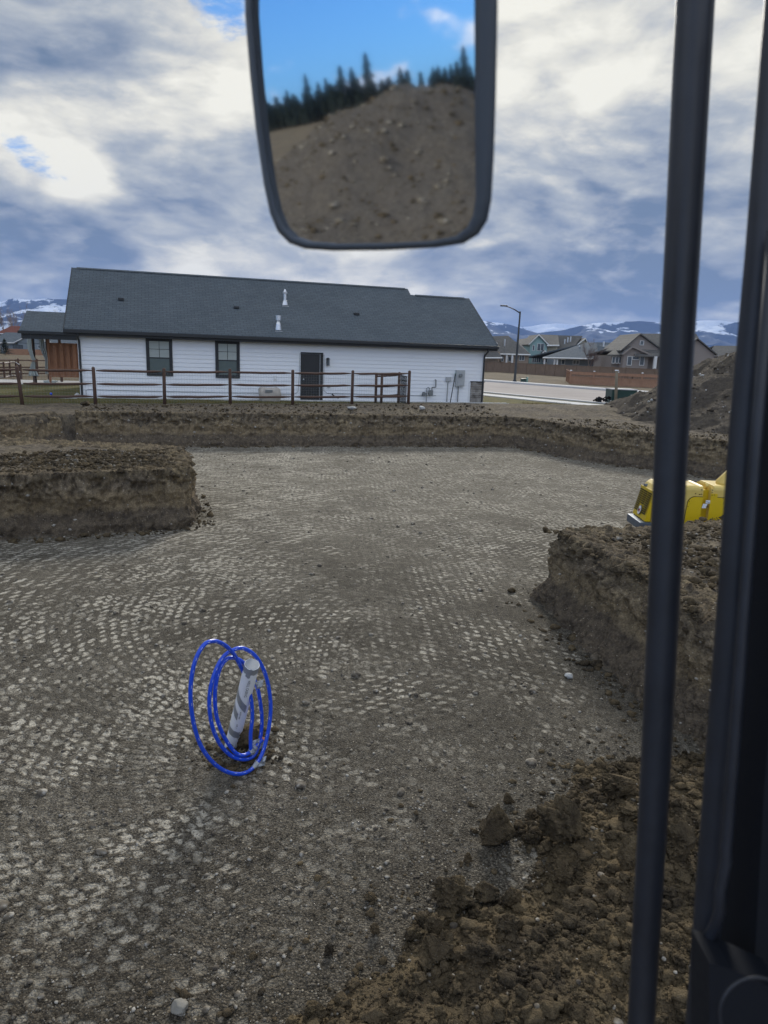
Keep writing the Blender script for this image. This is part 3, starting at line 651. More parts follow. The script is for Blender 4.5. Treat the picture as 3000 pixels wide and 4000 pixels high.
a = np.vstack([along(rb, 9000, .12, 3.2), along(lb, 6500, .08, 3.0), along(fb, 4200, .3, 3.6)]); a = a[poly_sd(a, PIT) > .12]; rubble('bank_top_crumbs', np.column_stack([a, np.maximum(hz_(a)+.02, np.where(poly_sd(a, PIT) < 1.0, top_z(a)+.055-.05*np.clip(poly_sd(a, PIT), 0, 1)**2, -9))]), np.clip(.009+.009*rng.pareto(2.0, len(a)), 0, .06), 2, M_clod, .7, label='loose lumps of dark soil scattered on top of the banks', cat='loose earth')
a = np.vstack([along(rb, 900, .3, 3.2), along(lb, 600, .2, 3.0), along(fb, 900, .2, 3.4)]); a = a[poly_sd(a, PIT) > .25]; rubble('bank_top_stones', np.column_stack([a, hz_(a)+.03]), np.clip(.012+.010*rng.pareto(2.2, len(a)), 0, .05), 1, M_pebble, .6, .2, label='pale stones in the dark soil on top of the banks', cat='stones')
for (px, py, zt, r, lab) in [(1375, 1592, 1.22, .13, 'white rock on the dirt edge below the fifth fence gap'), (1648, 1592, 1.24, .12, 'white rock on the dirt edge right of the fence end'), (335, 1590, 1.05, .19, 'dark clod of soil heaped at the foot of the second fence post'), (2222, 2648, 0, .05, 'small pale stone alone on the floor in front of the right bank'), (700, 3955, 0, .045, 'flat oval grey stone at the lower edge of the picture')]:
    q = on_z(px, py, zt); v = clod_shape(4, int(px), .25, .65)*r; v[:, 2] -= v[:, 2].min()*.8
    o = link('rock' if 'rock' in lab or 'stone' in lab else 'dirt_clod', np_mesh('rock', v, ICO[4][1]), M_clod if 'clod' in lab else (M_greystone if 'grey' in lab else M_whitestone)); o.location = (q[0], q[1], float(hz_(np.array([q[:2]]))[0]) + (.03 if zt > .5 else 0)); tag(o, lab, 'rock' if 'clod' not in lab else 'dirt clod')

FQ = np.vstack(FACE); fs_ = np.clip(.008+.007*rng.pareto(2.0, len(FQ)), 0, .04)*np.clip(np.hypot(FQ[:, 0], FQ[:, 1])/14, .6, 1.3)
rubble('bank_face_stones', FQ-np.column_stack([fs_*0, fs_*0, fs_*.5]), fs_, 1, M_pebble2, .7, .2, label='pale stones embedded in the faces of the cut banks', cat='stones')

# big mound beyond the pit on the right, and the mound behind the machine that the mirror shows
def mound(name, label, cx, cy, r0, H_, res, seed, base, lump=.0, ax=1., mat=None):
    t = np.linspace(-1.15*r0, 1.15*r0, res); a, b = np.meshgrid(t, t); P_ = np.column_stack([a.ravel()*ax+cx, b.ravel()+cy])
    d = np.hypot(a, b).ravel()/r0+fbm(P_, .35, 3, .5, seed)*.10
    h = H_*np.clip(1-d**1.2, -.2, 1)+fbm(P_, .9, 5, .55, seed)*.10+fbm(P_, 5, 3, .6, seed)*.04
    h = np.where(d < 1.02, h, -.35)
    gf = grid_faces(res, res); gf = gf[(d[gf] < 1.06).any(1)]
    me = np_mesh(name, np.column_stack([P_, h+base]), gf); return tag(link(name, me, mat or M_clod, smooth=True), label, 'dirt mound'), P_, h+base, d
o, MP, mh, md = mound('dirt_mound', 'tall mound of excavated brown soil at the right behind the black bars', 18.1, 29.8, 8.9, 4.3, 330, 3., .95, mat=M_darksoil)
k = rng.permutation(np.where(md < .98)[0])[:3600]; rubble('mound_clods', np.column_stack([MP[k], mh[k]]), np.clip(.015+.02*rng.pareto(2.2, len(k)), 0, .11), 2, M_darksoil, label='clods and stones lying on the slope of the tall mound', cat='loose earth')
k = rng.permutation(np.where(md < .98)[0])[:500]; rubble('mound_stones', np.column_stack([MP[k], mh[k]]), np.clip(.02+.02*rng.pareto(2.2, len(k)), 0, .08), 1, M_whitestone, label='pale stones scattered on the tall mound', cat='stones')

# ------------------------------------------------------------------ white house
def hl(px, py, yo=0.0):
    p0 = np.array([*(HOUSE0+FN*yo), 0]); q = on_plane(px, py, p0, [*FN, 0]); d = q[:2]-HOUSE0
    return d.dot(FD), q[2]-HBASE
def hw(x, y): return HOUSE0+FD*x+FN*y
HL = hl(1885, 1500)[0]; HD = 9.2; EZ = 2.66
house = thing('white_house', 'long single-storey white lap-sided house with a dark shingled roof beyond the fence', 'house', (HOUSE0[0], HOUSE0[1], HBASE), R_(17.5))
wall = MB().box(0, HL, .02, HD, -.25, EZ)
nrow = 15; ex = EZ/nrow
for i in range(nrow):          # lapped boards, front and both ends
    z0, z1 = i*ex, (i+1)*ex+.012
    wall.prism([(0, -.028, z0), (0, .02, z0), (0, .02, z1), (0, -.004, z1)], (HL, 0, 0))
    for xa, s in ((0, -1), (HL, 1)):
        wall.prism([(xa+s*.018, 0, z0), (xa, 0, z0), (xa, 0, z1), (xa+s*.004, 0, z1)], (0, HD, 0))
wall.build('wall', M_siding, house)
MB().box(-.005, HL+.005, -.024, .015, -.25, .0).build('foundation', M_conc, house)
# roof: solve overhang / ridge from the photograph's ridge ends
xe0, ze0 = hl(250, 1280, -.42); xe1, ze1 = hl(1938, 1352, -.42); EAVZ = .5*(ze0+ze1)
S1 = 4.05; xr0, RZ = hl(280, 1045, S1)
xr1, _z = hl(1592, 1135, S1); pitch = (RZ-EAVZ)/(S1+.42)
S2 = S1-.55; RZ2 = EAVZ+pitch*(S2+.42); xr2, _z2 = hl(1836, 1163, S2)
X0 = .5*(xe0+xr0); X1 = xr1; X2 = .5*(xe1+xr2)
print('ROOF', xe0, xr0, xe1, xr2, 'eave', ze0, ze1, 'ridge', RZ, hl(1592, 1133, S1)[1], 'r2', RZ2, _z2, 'X', X0, X1, X2, 'pitch', pitch, 'HL', HL)
def gable(x0, x1, S, rz, th=.11):
    yb = 2*S+.42
    return MB().prism([(x0, -.42, EAVZ), (x0, S, rz), (x0, yb, EAVZ), (x0, yb, EAVZ-th), (x0, S, rz-th), (x0, -.42, EAVZ-th)], (x1-x0, 0, 0))
roof = gable(X0, X1, S1, RZ)
roof.prism([(X1, -.42, EAVZ-.002), (X1, S2, RZ2), (X1, 2*S2+.42, EAVZ), (X1, 2*S2+.42, EAVZ-.11), (X1, S2, RZ2-.11), (X1, -.42, EAVZ-.11)], (X2-X1, 0, 0))
rf = roof.build('roof', M_roof, house)
MB().prism([(X0+.2, S1-.13, RZ-.045), (X0+.2, S1, RZ+.035), (X0+.2, S1+.13, RZ-.045)], (X1-X0-.35, 0, 0)).prism([(X1+.25, S2-.13, RZ2-.045), (X1+.25, S2, RZ2+.035), (X1+.25, S2+.13, RZ2-.045)], (X2-X1-.5, 0, 0)).build('ridge_cap', M_roof, rf)
for xa in (.05, HL-.05): MB().prism([(xa-.04, 0, EZ), (xa-.04, S2*.98, EZ+pitch*S2*.93), (xa-.04, 2*S2*.98, EZ)], (.08, 0, 0)).build('gable_wall', M_siding, house)
MB().box(X0-.02, X2+.02, -.545, -.43, EAVZ-.17, EAVZ-.03).build('gutter', M_dark, house, bevel=.012)
MB().box(X0, X2, -.425, -.39, EAVZ-.27, EAVZ-.115).box(X0, X2, -.39, .0, EAVZ-.27, EAVZ-.235).build('fascia', M_dark, house)
MB().prism([(X0-.025, -.42, EAVZ+.01), (X0-.025, S1, RZ+.01), (X0-.025, S1, RZ-.2), (X0-.025, -.42, EAVZ-.2)], (.03, 0, 0)).build('rake_board', M_dark, house)
MB().prism([(X2-.002, -.42, EAVZ+.01), (X2-.002, S2, RZ2+.01), (X2-.002, S2, RZ2-.2), (X2-.002, -.42, EAVZ-.2)], (.03, 0, 0)).build('rake_board', M_dark, house)
for xa, s in ((.045, -1), (HL-.02, 1)):
    MB().tube([(xa, -.48, EAVZ-.16), (xa, -.47, EAVZ-.30), (xa, -.10, EAVZ-.50), (xa, -.075, EAVZ-.62), (xa, -.075, .1), (xa, -.12, .02), (xa+s*.1, -.45, -.02)], .045, 6).build('downspout', M_dark, house, smooth=False)
    
def window(xc0, xc1, z0, z1):
    t = .105
    f = MB().box(xc0, xc0+t, -.06, .0, z0, z1).box(xc1-t, xc1, -.06, .0, z0, z1).box(xc0+t, xc1-t, -.06, .0, z1-t, z1).box(xc0+t, xc1-t, -.07, .0, z0, z0+t).build('window', M_dark, house)
    a, b, c, d = xc0+t, xc1-t, z0+t, z1-t; mid = c+(d-c)*.47; s = .035
    MB().box(a, b, -.045, -.02, mid-.02, mid+.025).box(a, a+s, -.046, -.02, c, d).box(b-s, b, -.046, -.02, c, d).box(a+s, b-s, -.046, -.02, d-s, d).box(a+s, b-s, -.046, -.02, c, c+s).build('sash', M_dark, f)
    MB().box(a+s, b-s, -.028, -.022, mid+.025, d-s).build('pane', M_blind, f)
    MB().box(a+s, b-s, -.030, -.022, c+s, mid-.02).build('insect_screen', M_screen, f)
    MB().box((a+b)/2-.010, (a+b)/2+.010, -.036, -.029, mid+.025, d-s).box(a+s, b-s, -.035, -.029, (mid+d)/2-.010, (mid+d)/2+.010).build('glazing_bar', M_dark, f)
for (pa, pb, pt, pbm) in [(568, 672, 1316, 1468), (840, 936, 1327, 1477)]:
    x0, z1 = hl(pa, pt+2, -.06); x1, _ = hl(pb, pt+2, -.06); _, z0 = hl((pa+pb)/2, pbm, -.06); window(x0, x1, z0, z1)
x0, z1 = hl(1175, 1375, -.05); x1, _ = hl(1263, 1377, -.05); z0 = .06
df = MB().box(x0, x0+.07, -.05, .0, z0, z1).box(x1-.07, x1, -.05, .0, z0, z1).box(x0+.07, x1-.07, -.05, .0, z1-.07, z1).build('door_frame', M_dark, house)
dr = MB().box(x0+.07, x1-.07, -.03, -.0, z0, z1-.07).box(x0+.17, x1-.25, -.036, -.03, z0+.15, z0+.95).box(x0+.17, x1-.25, -.036, -.03, z0+1.05, z1-.2).build('door', M_door, house)
MB().box(x1-.155, x1-.135, -.040, -.0305, z0, z1-.07).build('weather_strip', M_greymetal, dr)
MB().tube([(x0+.14, -.06, 1.0), (x0+.14, -.035, 1.0)], .03, 10).build('door_handle', M_metal, dr)
DX0, DX1 = x0, x1
# corner stone veneer
xs0, zt = hl(1840, 1492, -.05); st = MB(); r_ = random.Random(3); z = -.1
while z < zt-.03:
    hh_ = r_.choice([.07, .09, .12]); hh_ = min(hh_, zt-z); x = xs0
    while x < HL+.05:
        wd = r_.uniform(.15, .34); st.box(x+.004, min(x+wd, HL+.06)-.004, -.055-r_.uniform(0, .015), .0, z+.004, z+hh_-.004); x += wd
    z += hh_
def f_stone(T):
    n = T.noise(T.obj, 3.3, 1); n2 = T.noise(T.obj, 22, 4, .6)
    setc(T, T.vmath('SCALE', T.ramp(n, [(.3, (.12, .11, .10)), (.5, (.24, .22, .20)), (.7, (.36, .34, .31))]), T.math('MULTIPLY_ADD', n2, .6, .7)))
st.build('stone_veneer', material('stone_veneer', f_stone, .85, .2), house)
MB().box(xs0-.03, HL+.09, -.09, .0, zt, zt+.04).build('stone_cap', M_dark, house)
for bb in ((xs0-.11, xs0-.01, -.035, .0, -.05, zt), (HL-.012, HL+.03, -.035, .05, zt+.04, EZ), (-.03, .10, -.035, .05, -.05, EZ)): MB().box(*bb).build('corner_board', M_whitepl, house)
# lantern beside the door
xl, zl = hl(1281, 1413, -.1)
ln = MB().box(xl-.06, xl+.06, -.04, -.016, zl-.08, zl+.16).box(xl-.075, xl+.075, -.19, -.04, zl+.11, zl+.14).box(xl-.05, xl+.05, -.165, -.065, zl+.14, zl+.18).box(xl-.07, xl+.07, -.185, -.045, zl-.17, zl-.15)
for a in (-.065, .055):
    for b in (-.18, -.06): ln.box(xl+a, xl+a+.012, b, b+.012, zl-.15, zl+.11)
lo = ln.build('wall_lantern', M_dark, house)
MB().box(xl-.045, xl+.045, -.16, -.07, zl-.15, zl+.10).build('lantern_glass', M_glass_dark, lo)
# roof vents
def rp(px, py):       # point of the front roof slope
    p0 = np.array([*hw(0, -.42), HBASE+EAVZ]); n = np.array([*( -FN*math.sin(math.atan(pitch))), math.cos(math.atan(pitch))]); q = on_plane(px, py, p0, n); d = q[:2]-HOUSE0
    return d.dot(FD), d.dot(FN), q[2]-HBASE
x, y, z = rp(1113, 1188); up = hl(1113, 1130, y)[1]
v = MB().tube([(x, y, z-.05), (x, y, z+.14), (x, y, z+.17), (x, y, up-.22), (x, y, up-.21), (x, y, up-.12), (x, y, up-.12), (x, y, up)], [.15, .10, .075, .075, .115, .12, .08, .04], 12).box(x-.16, x+.16, y-.17, y+.12, z-.14, z-.09).build('flue_pipe', M_metal, house)
x, y, z = rp(1087, 1285); up = hl(1087, 1232, y)[1]
v = MB().tube([(x, y, z-.05), (x, y, z+.22), (x, y, z+.36), (x, y, up-.24), (x, y, up-.22), (x, y, up)], [.15, .11, .055, .055, .13, .13], 12).box(x-.16, x+.16, y-.17, y+.12, z-.14, z-.09).build('flue_pipe', M_metal, house)
for (px, py) in [(473, 1171), (923, 1203), (1392, 1228)]:
    x, y, z = rp(px, py); MB().box(x-.12, x+.12, y-.12, y+.10, z-.03, z+.075).build('roof_vent', M_dark, house, bevel=.01)
# meters and pipes on the right end of the wall
xa, za = hl(1782, 1445, -.1); xb, zb = hl(1812, 1510, -.1); xc = (xa+xb)/2
em = MB().box(xa, xb, -.16, -.02, zb, za).box(xa+.08, xb-.08, -.175, -.16, zb+.05, zb+.4).build('electric_meter', M_greymetal, house, bevel=.008)
MB().tube([(xc-.02, -.17, (za+zb)/2+.14), (xc-.02, -.27, (za+zb)/2+.14)], .085, 14).build('meter_dial', M_meter, em)
MB().tube([(xc-.06, -.09, zb), (xc-.06, -.09, -.1)], .028, 8).build('conduit', M_meter, em)
xa, za = hl(1743, 1472, -.1); xb, zb = hl(1762, 1490, -.1)
jb = MB().box(xa, xb, -.10, -.02, zb, za).build('junction_box', M_greymetal, house)
MB().tube([((xa+xb)/2, -.06, zb), ((xa+xb)/2-.01, -.06, zb-.12), ((xa+xb)/2-.02, -.06, -.1)], .018, 6).build('conduit', M_meter, jb)
x1_, z1_ = hl(1703, 1484, -.1); x2_, z2_ = hl(1680, 1542, -.1); xg, zg = hl(1681, 1534, -.1); xr, zr = hl(1655, 1538, -.1)
gm = MB().box(xg-.10, xg+.10, -.24, -.06, zg-.13, zg+.13).build('gas_meter', M_meter, house, bevel=.03)
MB().tube([(x1_-.02, -.02, z1_), (x1_, -.10, z1_), (x1_, -.12, z1_-.25), (x1_, -.12, z1_-.35), (xg+.07, -.12, z1_-.36), (xg+.07, -.12, zg+.1)], .022, 8).build('gas_pipe', M_dark, gm)
MB().tube([(xg-.07, -.12, zg+.1), (xg-.07, -.12, zg+.22), (xg-.13, -.12, zg+.26), (xg-.2, -.12, zg+.22), (xg-.2, -.12, zg-.1), (xg-.2, -.12, -.1)], .020, 8).build('gas_pipe', M_meter, gm)
MB().tube([(xr, -.06, zr), (xr, -.20, zr)], .085, 12).tube([(xr, -.12, zr), (xg-.2, -.12, zr)], .03, 8).build('pressure_regulator', M_meter, gm)
xa, za = hl(1075, 1475, -.1); MB().box(xa-.05, xa+.05, -.09, -.018, za-.09, za+.09).build('outlet_box', M_whitepl, house)
xa, za = hl(1285, 1511, -.1); MB().box(xa-.06, xa+.06, -.10, -.018, za-.05, za+.05).build('outlet_box', M_greymetal, house)
MB().tube([(.2, -.04, .02), (.2, -.04, .32), (.3, -.04, .37), (3, -.04, .33), (DX0-.3, -.04, .30), (DX0-.12, -.04, .42), (DX0-.06, -.04, 1.2), (DX0-.05, -.05, 2.15), (DX1+.04, -.05, 2.13), (DX1+.05, -.05, .5), (DX1+.2, -.04, .38), (xg-.3, -.04, .33), (xa+5.4, -.04, .36)], .009, 5).build('wall_cable', M_meter, house)
# things at the wall
cs = MB().prism([(DX0-.12, -.9, -.12), (DX1+.25, -.9, -.12), (DX1+.1, -.02, .04), (DX0-.02, -.02, .04), (DX0-.02, -.02, -.15), (DX0-.12, -.9, -.2)][:4], (0, 0, -.12))
o = cs.build('door_step', M_pale_green); o.location = (HOUSE0[0], HOUSE0[1], HBASE); o.rotation_euler = (0, 0, R_(17.5)); tag(o, 'pale sloping step slab in front of the black side door', 'door step')
xa, za = hl(1010, 1512, -.6); xb, zb = hl(1092, 1566, -.6)
v = ICO[4][0].copy(); e_ = .35
v = np.sign(v)*np.abs(v)**.45; v = v*np.array([(xb-xa)/2, .36, (za-zb)/2+.05])
v = v+np.column_stack([fbm(v, 2.5, 4, .5, 4)*.06, fbm(v, 2.5, 4, .5, 5)*.06, fbm(v, 3, 4, .5, 6)*.05]); v[:, 2] += np.where(v[:, 2] > 0, -.05*np.cos(v[:, 0]*4), 0)
v[:, 0] += (xa+xb)/2; v[:, 1] -= .75; v[:, 2] += (za+zb)/2-.02
o = link('covered_unit', np_mesh('covered_unit', v, ICO[4][1]), M_tarp, smooth=True); o.location = (HOUSE0[0], HOUSE0[1], HBASE); o.rotation_euler = (0, 0, R_(17.5)); tag(o, 'beige tarp-covered outdoor unit standing against the wall left of the black door', 'covered unit')
xc2, zc2 = hl(1045, 1530, -1.1); MB().box(xc2-.10, xc2+.22, -1.125, -1.085, zc2-.03, zc2+.08).build('label_patch', M_meter, o)
xa, za = hl(1782, 1458, -.2); xb, zb = hl(1757, 1574, -.5)
o = MB().tube([(xb, -.55, zb+.02), (xa-.01, -.14, za)], .022, 8).build('leaning_bar', M_hole); o.location = (HOUSE0[0], HOUSE0[1], HBASE); o.rotation_euler = (0, 0, R_(17.5)); tag(o, 'black bar with a green tip leaning on the wall by the electric meter', 'bar')
MB().tube([(xa-.032, -.163, za-.12), (xa-.008, -.138, za+.01)], .026, 8).build('green_tip', M_ltgreen, o)
xa, za = hl(1298, 1550, -.15)
o = MB().tube([(xa, -.06, za+.12), (xa+.15, -.12, za+.0), (xa+.3, -.2, za-.05)], .03, 8).build('black_pipe', M_hole); o.location = (HOUSE0[0], HOUSE0[1], HBASE); o.rotation_euler = (0, 0, R_(17.5)); tag(o, 'short black drain pipe sticking out of the gravel right of the door step', 'pipe')
# gravel bed along the wall
gp = np.column_stack([rng.uniform(-2.2, HL+1.3, 9000), rng.uniform(-.95, -.02, 9000)]); gp = gp[(gp[:, 1] > -.62+.12*np.sin(gp[:, 0]*1.7)) | (gp[:, 0] < -.1)]; gp = gp[(gp[:, 0] > -.1) | (gp[:, 1] > -.95-.0*gp[:, 0]+np.maximum(-gp[:, 0]-.6, 0)*.6)]
gw_ = HOUSE0+gp[:, :1]*FD+gp[:, 1:]*FN; rubble('gravel_bed', np.column_stack([gw_, hz_(gw_)]), rng.uniform(.02, .042, len(gw_)), 1, M_whitestone, .7, .2, label='pale gravel bed running along the foot of the white wall', cat='gravel')
# patio roof on the left, behind the main roof
PY = 9.9
def hl2(px, py, yo=PY): return hl(px, py, yo)
pxl, pez = hl2(74, 1290); _, prz = hl2(104, 1213, PY+2.0); xrl, prz = hl2(104, 1214, PY+2.0)
pr = MB().prism([(pxl, PY-.05, pez), (xrl-.0, PY+2.0, prz), (xrl, PY+4.4, pez), (xrl, PY+4.4, pez-.12), (xrl, PY+2.0, prz-.12), (pxl, PY-.05, pez-.12)], (-pxl+.2, 0, 0)).build('patio_roof', M_roof, house)
MB().box(pxl-.05, .1, PY-.17, PY-.055, pez-.16, pez-.02).box(pxl+.1, .1, PY-.05, PY+.05, pez-.42, pez-.125).build('patio_beam', M_dark, house)
x, z = hl2(137, 1484, PY+.15); po = MB().box(x-.09, x+.09, PY+.06, PY+.24, -.1, pez-.3).build('patio_post', M_rail, house)
MB().box(x+.045, x+.10, PY+.03, PY+.06, -.1, pez-.3).build('post_trim', M_hole, po)
xq, _ = hl2(190, 1400, PY+2.2); MB().box(xq-.1, xq+.1, PY+2.1, PY+2.3, 0, pez-.1).build('patio_post', M_rail, house)
xq, _ = hl2(231, 1330, PY+3.4); MB().box(xq-.07, xq+.07, PY+3.4, PY+3.55, 0, pez-.1).build('patio_post', M_rail, house)
# curtains tied to the posts
def curtain(pts, label, yo):
    rows = []; n = 26
    for (pl, pr_, py) in pts:
        a, z = hl(pl, py, yo); b, _ = hl(pr_, py, yo); rows.append((a, b, z))
    zs = np.linspace(rows[0][2], rows[-1][2], 40); A_ = np.interp(-zs, [-r[2] for r in rows], [r[0] for r in rows]); B_ = np.interp(-zs, [-r[2] for r in rows], [r[1] for r in rows])
    V_ = []
    for z, a, b in zip(zs, A_, B_):
        for i in range(n):
            u = i/(n-1); V_.append((a+(b-a)*u, yo+.045*math.sin(u*6*math.pi), z))
    me = np_mesh('curtain', V_, grid_faces(40, n)); o = link('curtain', me, M_curtain, smooth=True); md_ = o.modifiers.new('thick', 'SOLIDIFY'); md_.thickness = .006
    o.location = (HOUSE0[0], HOUSE0[1], HBASE); o.rotation_euler = (0, 0, R_(17.5)); tag(o, label, 'curtain', 'curtains of the patio'); return o
cu = curtain([(103, 120, 1302), (107, 124, 1360), (116, 130, 1385), (123, 138, 1405), (124, 137, 1415), (115, 138, 1440), (111, 152, 1468)], 'grey curtain at the left patio post, tied with a cord', PY+.0)
xa, za = hl(132, 1410, PY); MB().box(xa-.16, xa+.16, PY-.06, PY+.06, za-.03, za-.01).box(xa-.16, xa+.16, PY-.06, PY+.06, za+.015, za+.035).build('tie_cord', M_cedar, cu)
curtain([(150, 168, 1306), (156, 178, 1360), (166, 184, 1385), (175, 186, 1402), (176, 186, 1406), (176, 186, 1440), (177, 188, 1462)], 'grey curtain hanging beside the cedar privacy screen', PY+1.6)
# privacy screen of cedar boards
yo = PY+.9; xa, zt = hl(183, 1338, yo); xb, _ = hl(305, 1340, yo); _, zb = hl(240, 1473, yo); zb = max(zb, .12)
ps = thing('privacy_screen', 'orange cedar privacy screen of overlapping upright boards left of the white wall', 'privacy screen', (*hw(xa, yo), HBASE), R_(17.5)); wd = xb-xa+.6
for bb in ((0, .11, -.05, .06, -.1, zt+1.0), (wd-.1, wd, -.05, .05, -.1, zt)): MB().box(*bb).build('post', M_cedar, ps)
for i in range(12):
    x = .12+i*(wd-.2)/12; off = -.09 if i % 2 else .0
    b_ = MB().box(x, x+(wd-.2)/12*(1.12 if i % 2 else .96), off, off+.022, zb, zt).build('board', M_cedar, ps)
for bb in ((.1, wd-.1, -.045, -.001, zt-.32, zt-.2), (.1, wd-.1, -.045, -.001, zb+.42, zb+.54)): MB().box(*bb).build('cross_rail', M_cedar, ps)
o = MB().box(pxl-3.4, .0, PY-.1, PY+5, -.12, .03).build('patio_slab', M_conc); o.location = (HOUSE0[0], HOUSE0[1], HBASE); o.rotation_euler = (0, 0, R_(17.5)); tag(o, kind='structure')
for (px, py, r, lab, mt, nm, cat) in [(152, 1471+3, .20, 'crumpled grey bag on the patio slab under the curtain', M_curtain, 'crumpled_bag', 'bag'), (0, 0, 0, '', 0, '', '')][:1]:
    q = on_y(px+42, py, hw(-2.6, PY+1)[1]); v = clod_shape(3, 77, .4, .8)*np.array([.45, .2, .2]); o = link(nm, np_mesh(nm, v, ICO[3][1]), mt, smooth=True); o.location = (q[0], q[1], HBASE+.12); tag(o, lab, cat)
q = on_z(200, 1545, 1.0); v = ICO[3][0]*.055; o = link('blue_ball', np_mesh('blue_ball', v, ICO[3][1]), M_blue, smooth=True); o.location = (q[0], q[1], 1.07); tag(o, 'small bright blue ball lying on the lawn behind the fence', 'ball')
q = on_z(306, 1551, .99); v = clod_shape(3, 79, .2, .8)*.13; o = link('rock', np_mesh('rock', v, ICO[3][1]), M_whitestone, smooth=True); o.location = (q[0], q[1]-.1, 1.05); tag(o, 'pale rock at the foot of the left downspout', 'rock')

# ------------------------------------------------------------------ split rail fence along the pit
def rail_path(a, b, sag=.015, n=9, tip=.35, seed=0):
    a = np.array(a); b = np.array(b); r0 = np.random.default_rng(seed); t = np.linspace(0, 1, n); P_ = a+(b-a)*t[:, None]; P_[:, 2] += r0.normal(size=n)*.004-sag*np.sin(t*math.pi)
    return P_
fence = thing('split_rail_fence', 'long brown split-rail fence with wire mesh standing between the dirt and the white house', 'fence', (FENCE0[0], FENCE0[1], 1.0), R_(17.5))
GAPL = 2.44; FT = [1.40, 1.37, 1.36, 1.35, 1.35, 1.36, 1.37]; FB = [1.02, 1.04, 1.08, 1.12, 1.15, 1.18, 1.21]
def gtz(i): return 1.0+.02+.014*min(max(GAPL*i, 0), 17)
base = [gtz(i)-1.0 for i in range(-2, 7)]
def post(x, y, zb, zt, r=.062, par=fence, lean=0.):
    return MB().tube([(x, y, zb-.15), (x+lean*.5, y, (zb+zt)/2), (x+lean, y, zt-.05), (x+lean, y, zt-.015), (x+lean, y, zt)], [r*1.03, r, r*.98, r*.8, r*.4], 12).build('post', M_rail, par, smooth=True)
leans = [0, 0, -.10, -.015, .01, 0, 0, .01, 0]; tops = []
for i in range(-2, 7):
    px, py = [(None, None)]*2+[None]*0 and (None, None) or (None, None)
    b = base[i+2]; t = b+1.33
    if i >= 0:
        tp = on_y([72, 366, 640, 900, 1143, 1374, 1596][i], [1430, 1433, 1438, 1440, 1444, 1446, 1447][i], (FENCE0+FD*GAPL*i)[1])[2]-1.0; t = tp
    tops.append(t); post(GAPL*i, 0, b, t, lean=leans[i+2])
for i in range(-2, 6):
    for k_, dz in enumerate((.10, .58, 1.03)):
        za, zb_ = tops[i+2]-dz-.04*0, tops[i+3]-dz
        p_ = rail_path((GAPL*i+.07, 0, za-.03), (GAPL*(i+1)-.07, 0, zb_-.03), seed=i*5+k_+30)
        MB().tube(p_, [.02]+[.045]*(len(p_)-2)+[.02], 9).build('rail', M_rail, fence, smooth=True)
wm = MB(); xw0, xw1 = -2*GAPL, 6*GAPL
x = xw0
while x < xw1:
    zt_ = np.interp(x, [GAPL*i for i in range(-2, 7)], tops)-.10; zb_ = np.interp(x, [GAPL*i for i in range(-2, 7)], base)+.02
    wm.box(x-.0012, x+.0012, .056, .0584, zb_, zt_); x += .1
for k_ in range(12):
    for i in range(-2, 6):
        za = base[i+2]+.03+k_*.1; zb_ = base[i+3]+.03+k_*.1; xa, xb = GAPL*i, GAPL*(i+1)
        wm.prism([(xa, .0555, za), (xa, .0579, za), (xa, .0579, za+.0024), (xa, .0555, za+.0024)], (xb-xa, 0, zb_-za))
wm.build('wire_mesh', M_wire, fence)
# little return section with black gate at the right end
rf_ = thing('fence_return', 'short inner section of brown rail fence beside the black gate', 'fence', (0, 0, 0))
rp_ = []
for (px, pb, pt) in [(1467, 1567, 1459), (1489, 1572, 1456), (1556, 1574, 1453)]:
    q = on_z(px, pb, 1.13); tz_ = on_y(px, pt, q[1])[2]; rp_.append((q, tz_))
    MB().tube([(q[0], q[1], .9), (q[0], q[1], tz_-.04), (q[0], q[1], tz_)], [.062, .06, .03], 10).build('post', M_rail, rf_, smooth=True)
for dz in (.12, .58, 1.0):
    for a_, b_ in ((0, 2), (1, 2)):
        if a_ == 1 and dz < .2: continue
        (qa, ta), (qb, tb) = rp_[a_], rp_[b_]; MB().tube(rail_path((qa[0]+.05, qa[1], ta-dz), (qb[0]-.05, qb[1], tb-dz), seed=int(dz*100)), .04, 8).build('rail', M_rail, rf_, smooth=True)
(qa, ta) = rp_[2]; ga = np.array([qa[0]+.08, qa[1]]); gb = FENCE0+FD*GAPL*6+np.array([-.1, .1])
gt = thing('metal_gate', 'black barred metal gate between the last two posts of the rail fence', 'gate', (0, 0, 0))
zt_ = ta-.12; zb_ = 1.17; gate = MB(); bars = MB()
for t_ in np.linspace(0, 1, 10):
    p_ = ga+(gb-ga)*t_; (gate if t_ in (0, 1) else bars).box(p_[0]-.011, p_[0]+.011, p_[1]-.011, p_[1]+.011, zb_, zt_)
for z_k in (zb_+.03, zt_-.03, zt_-.22): gate.tube([(ga[0], ga[1], z_k), (gb[0], gb[1], z_k)], .016, 6)
gate.build('gate_frame', M_hole, gt); bars.build('gate_bars', M_hole, gt)

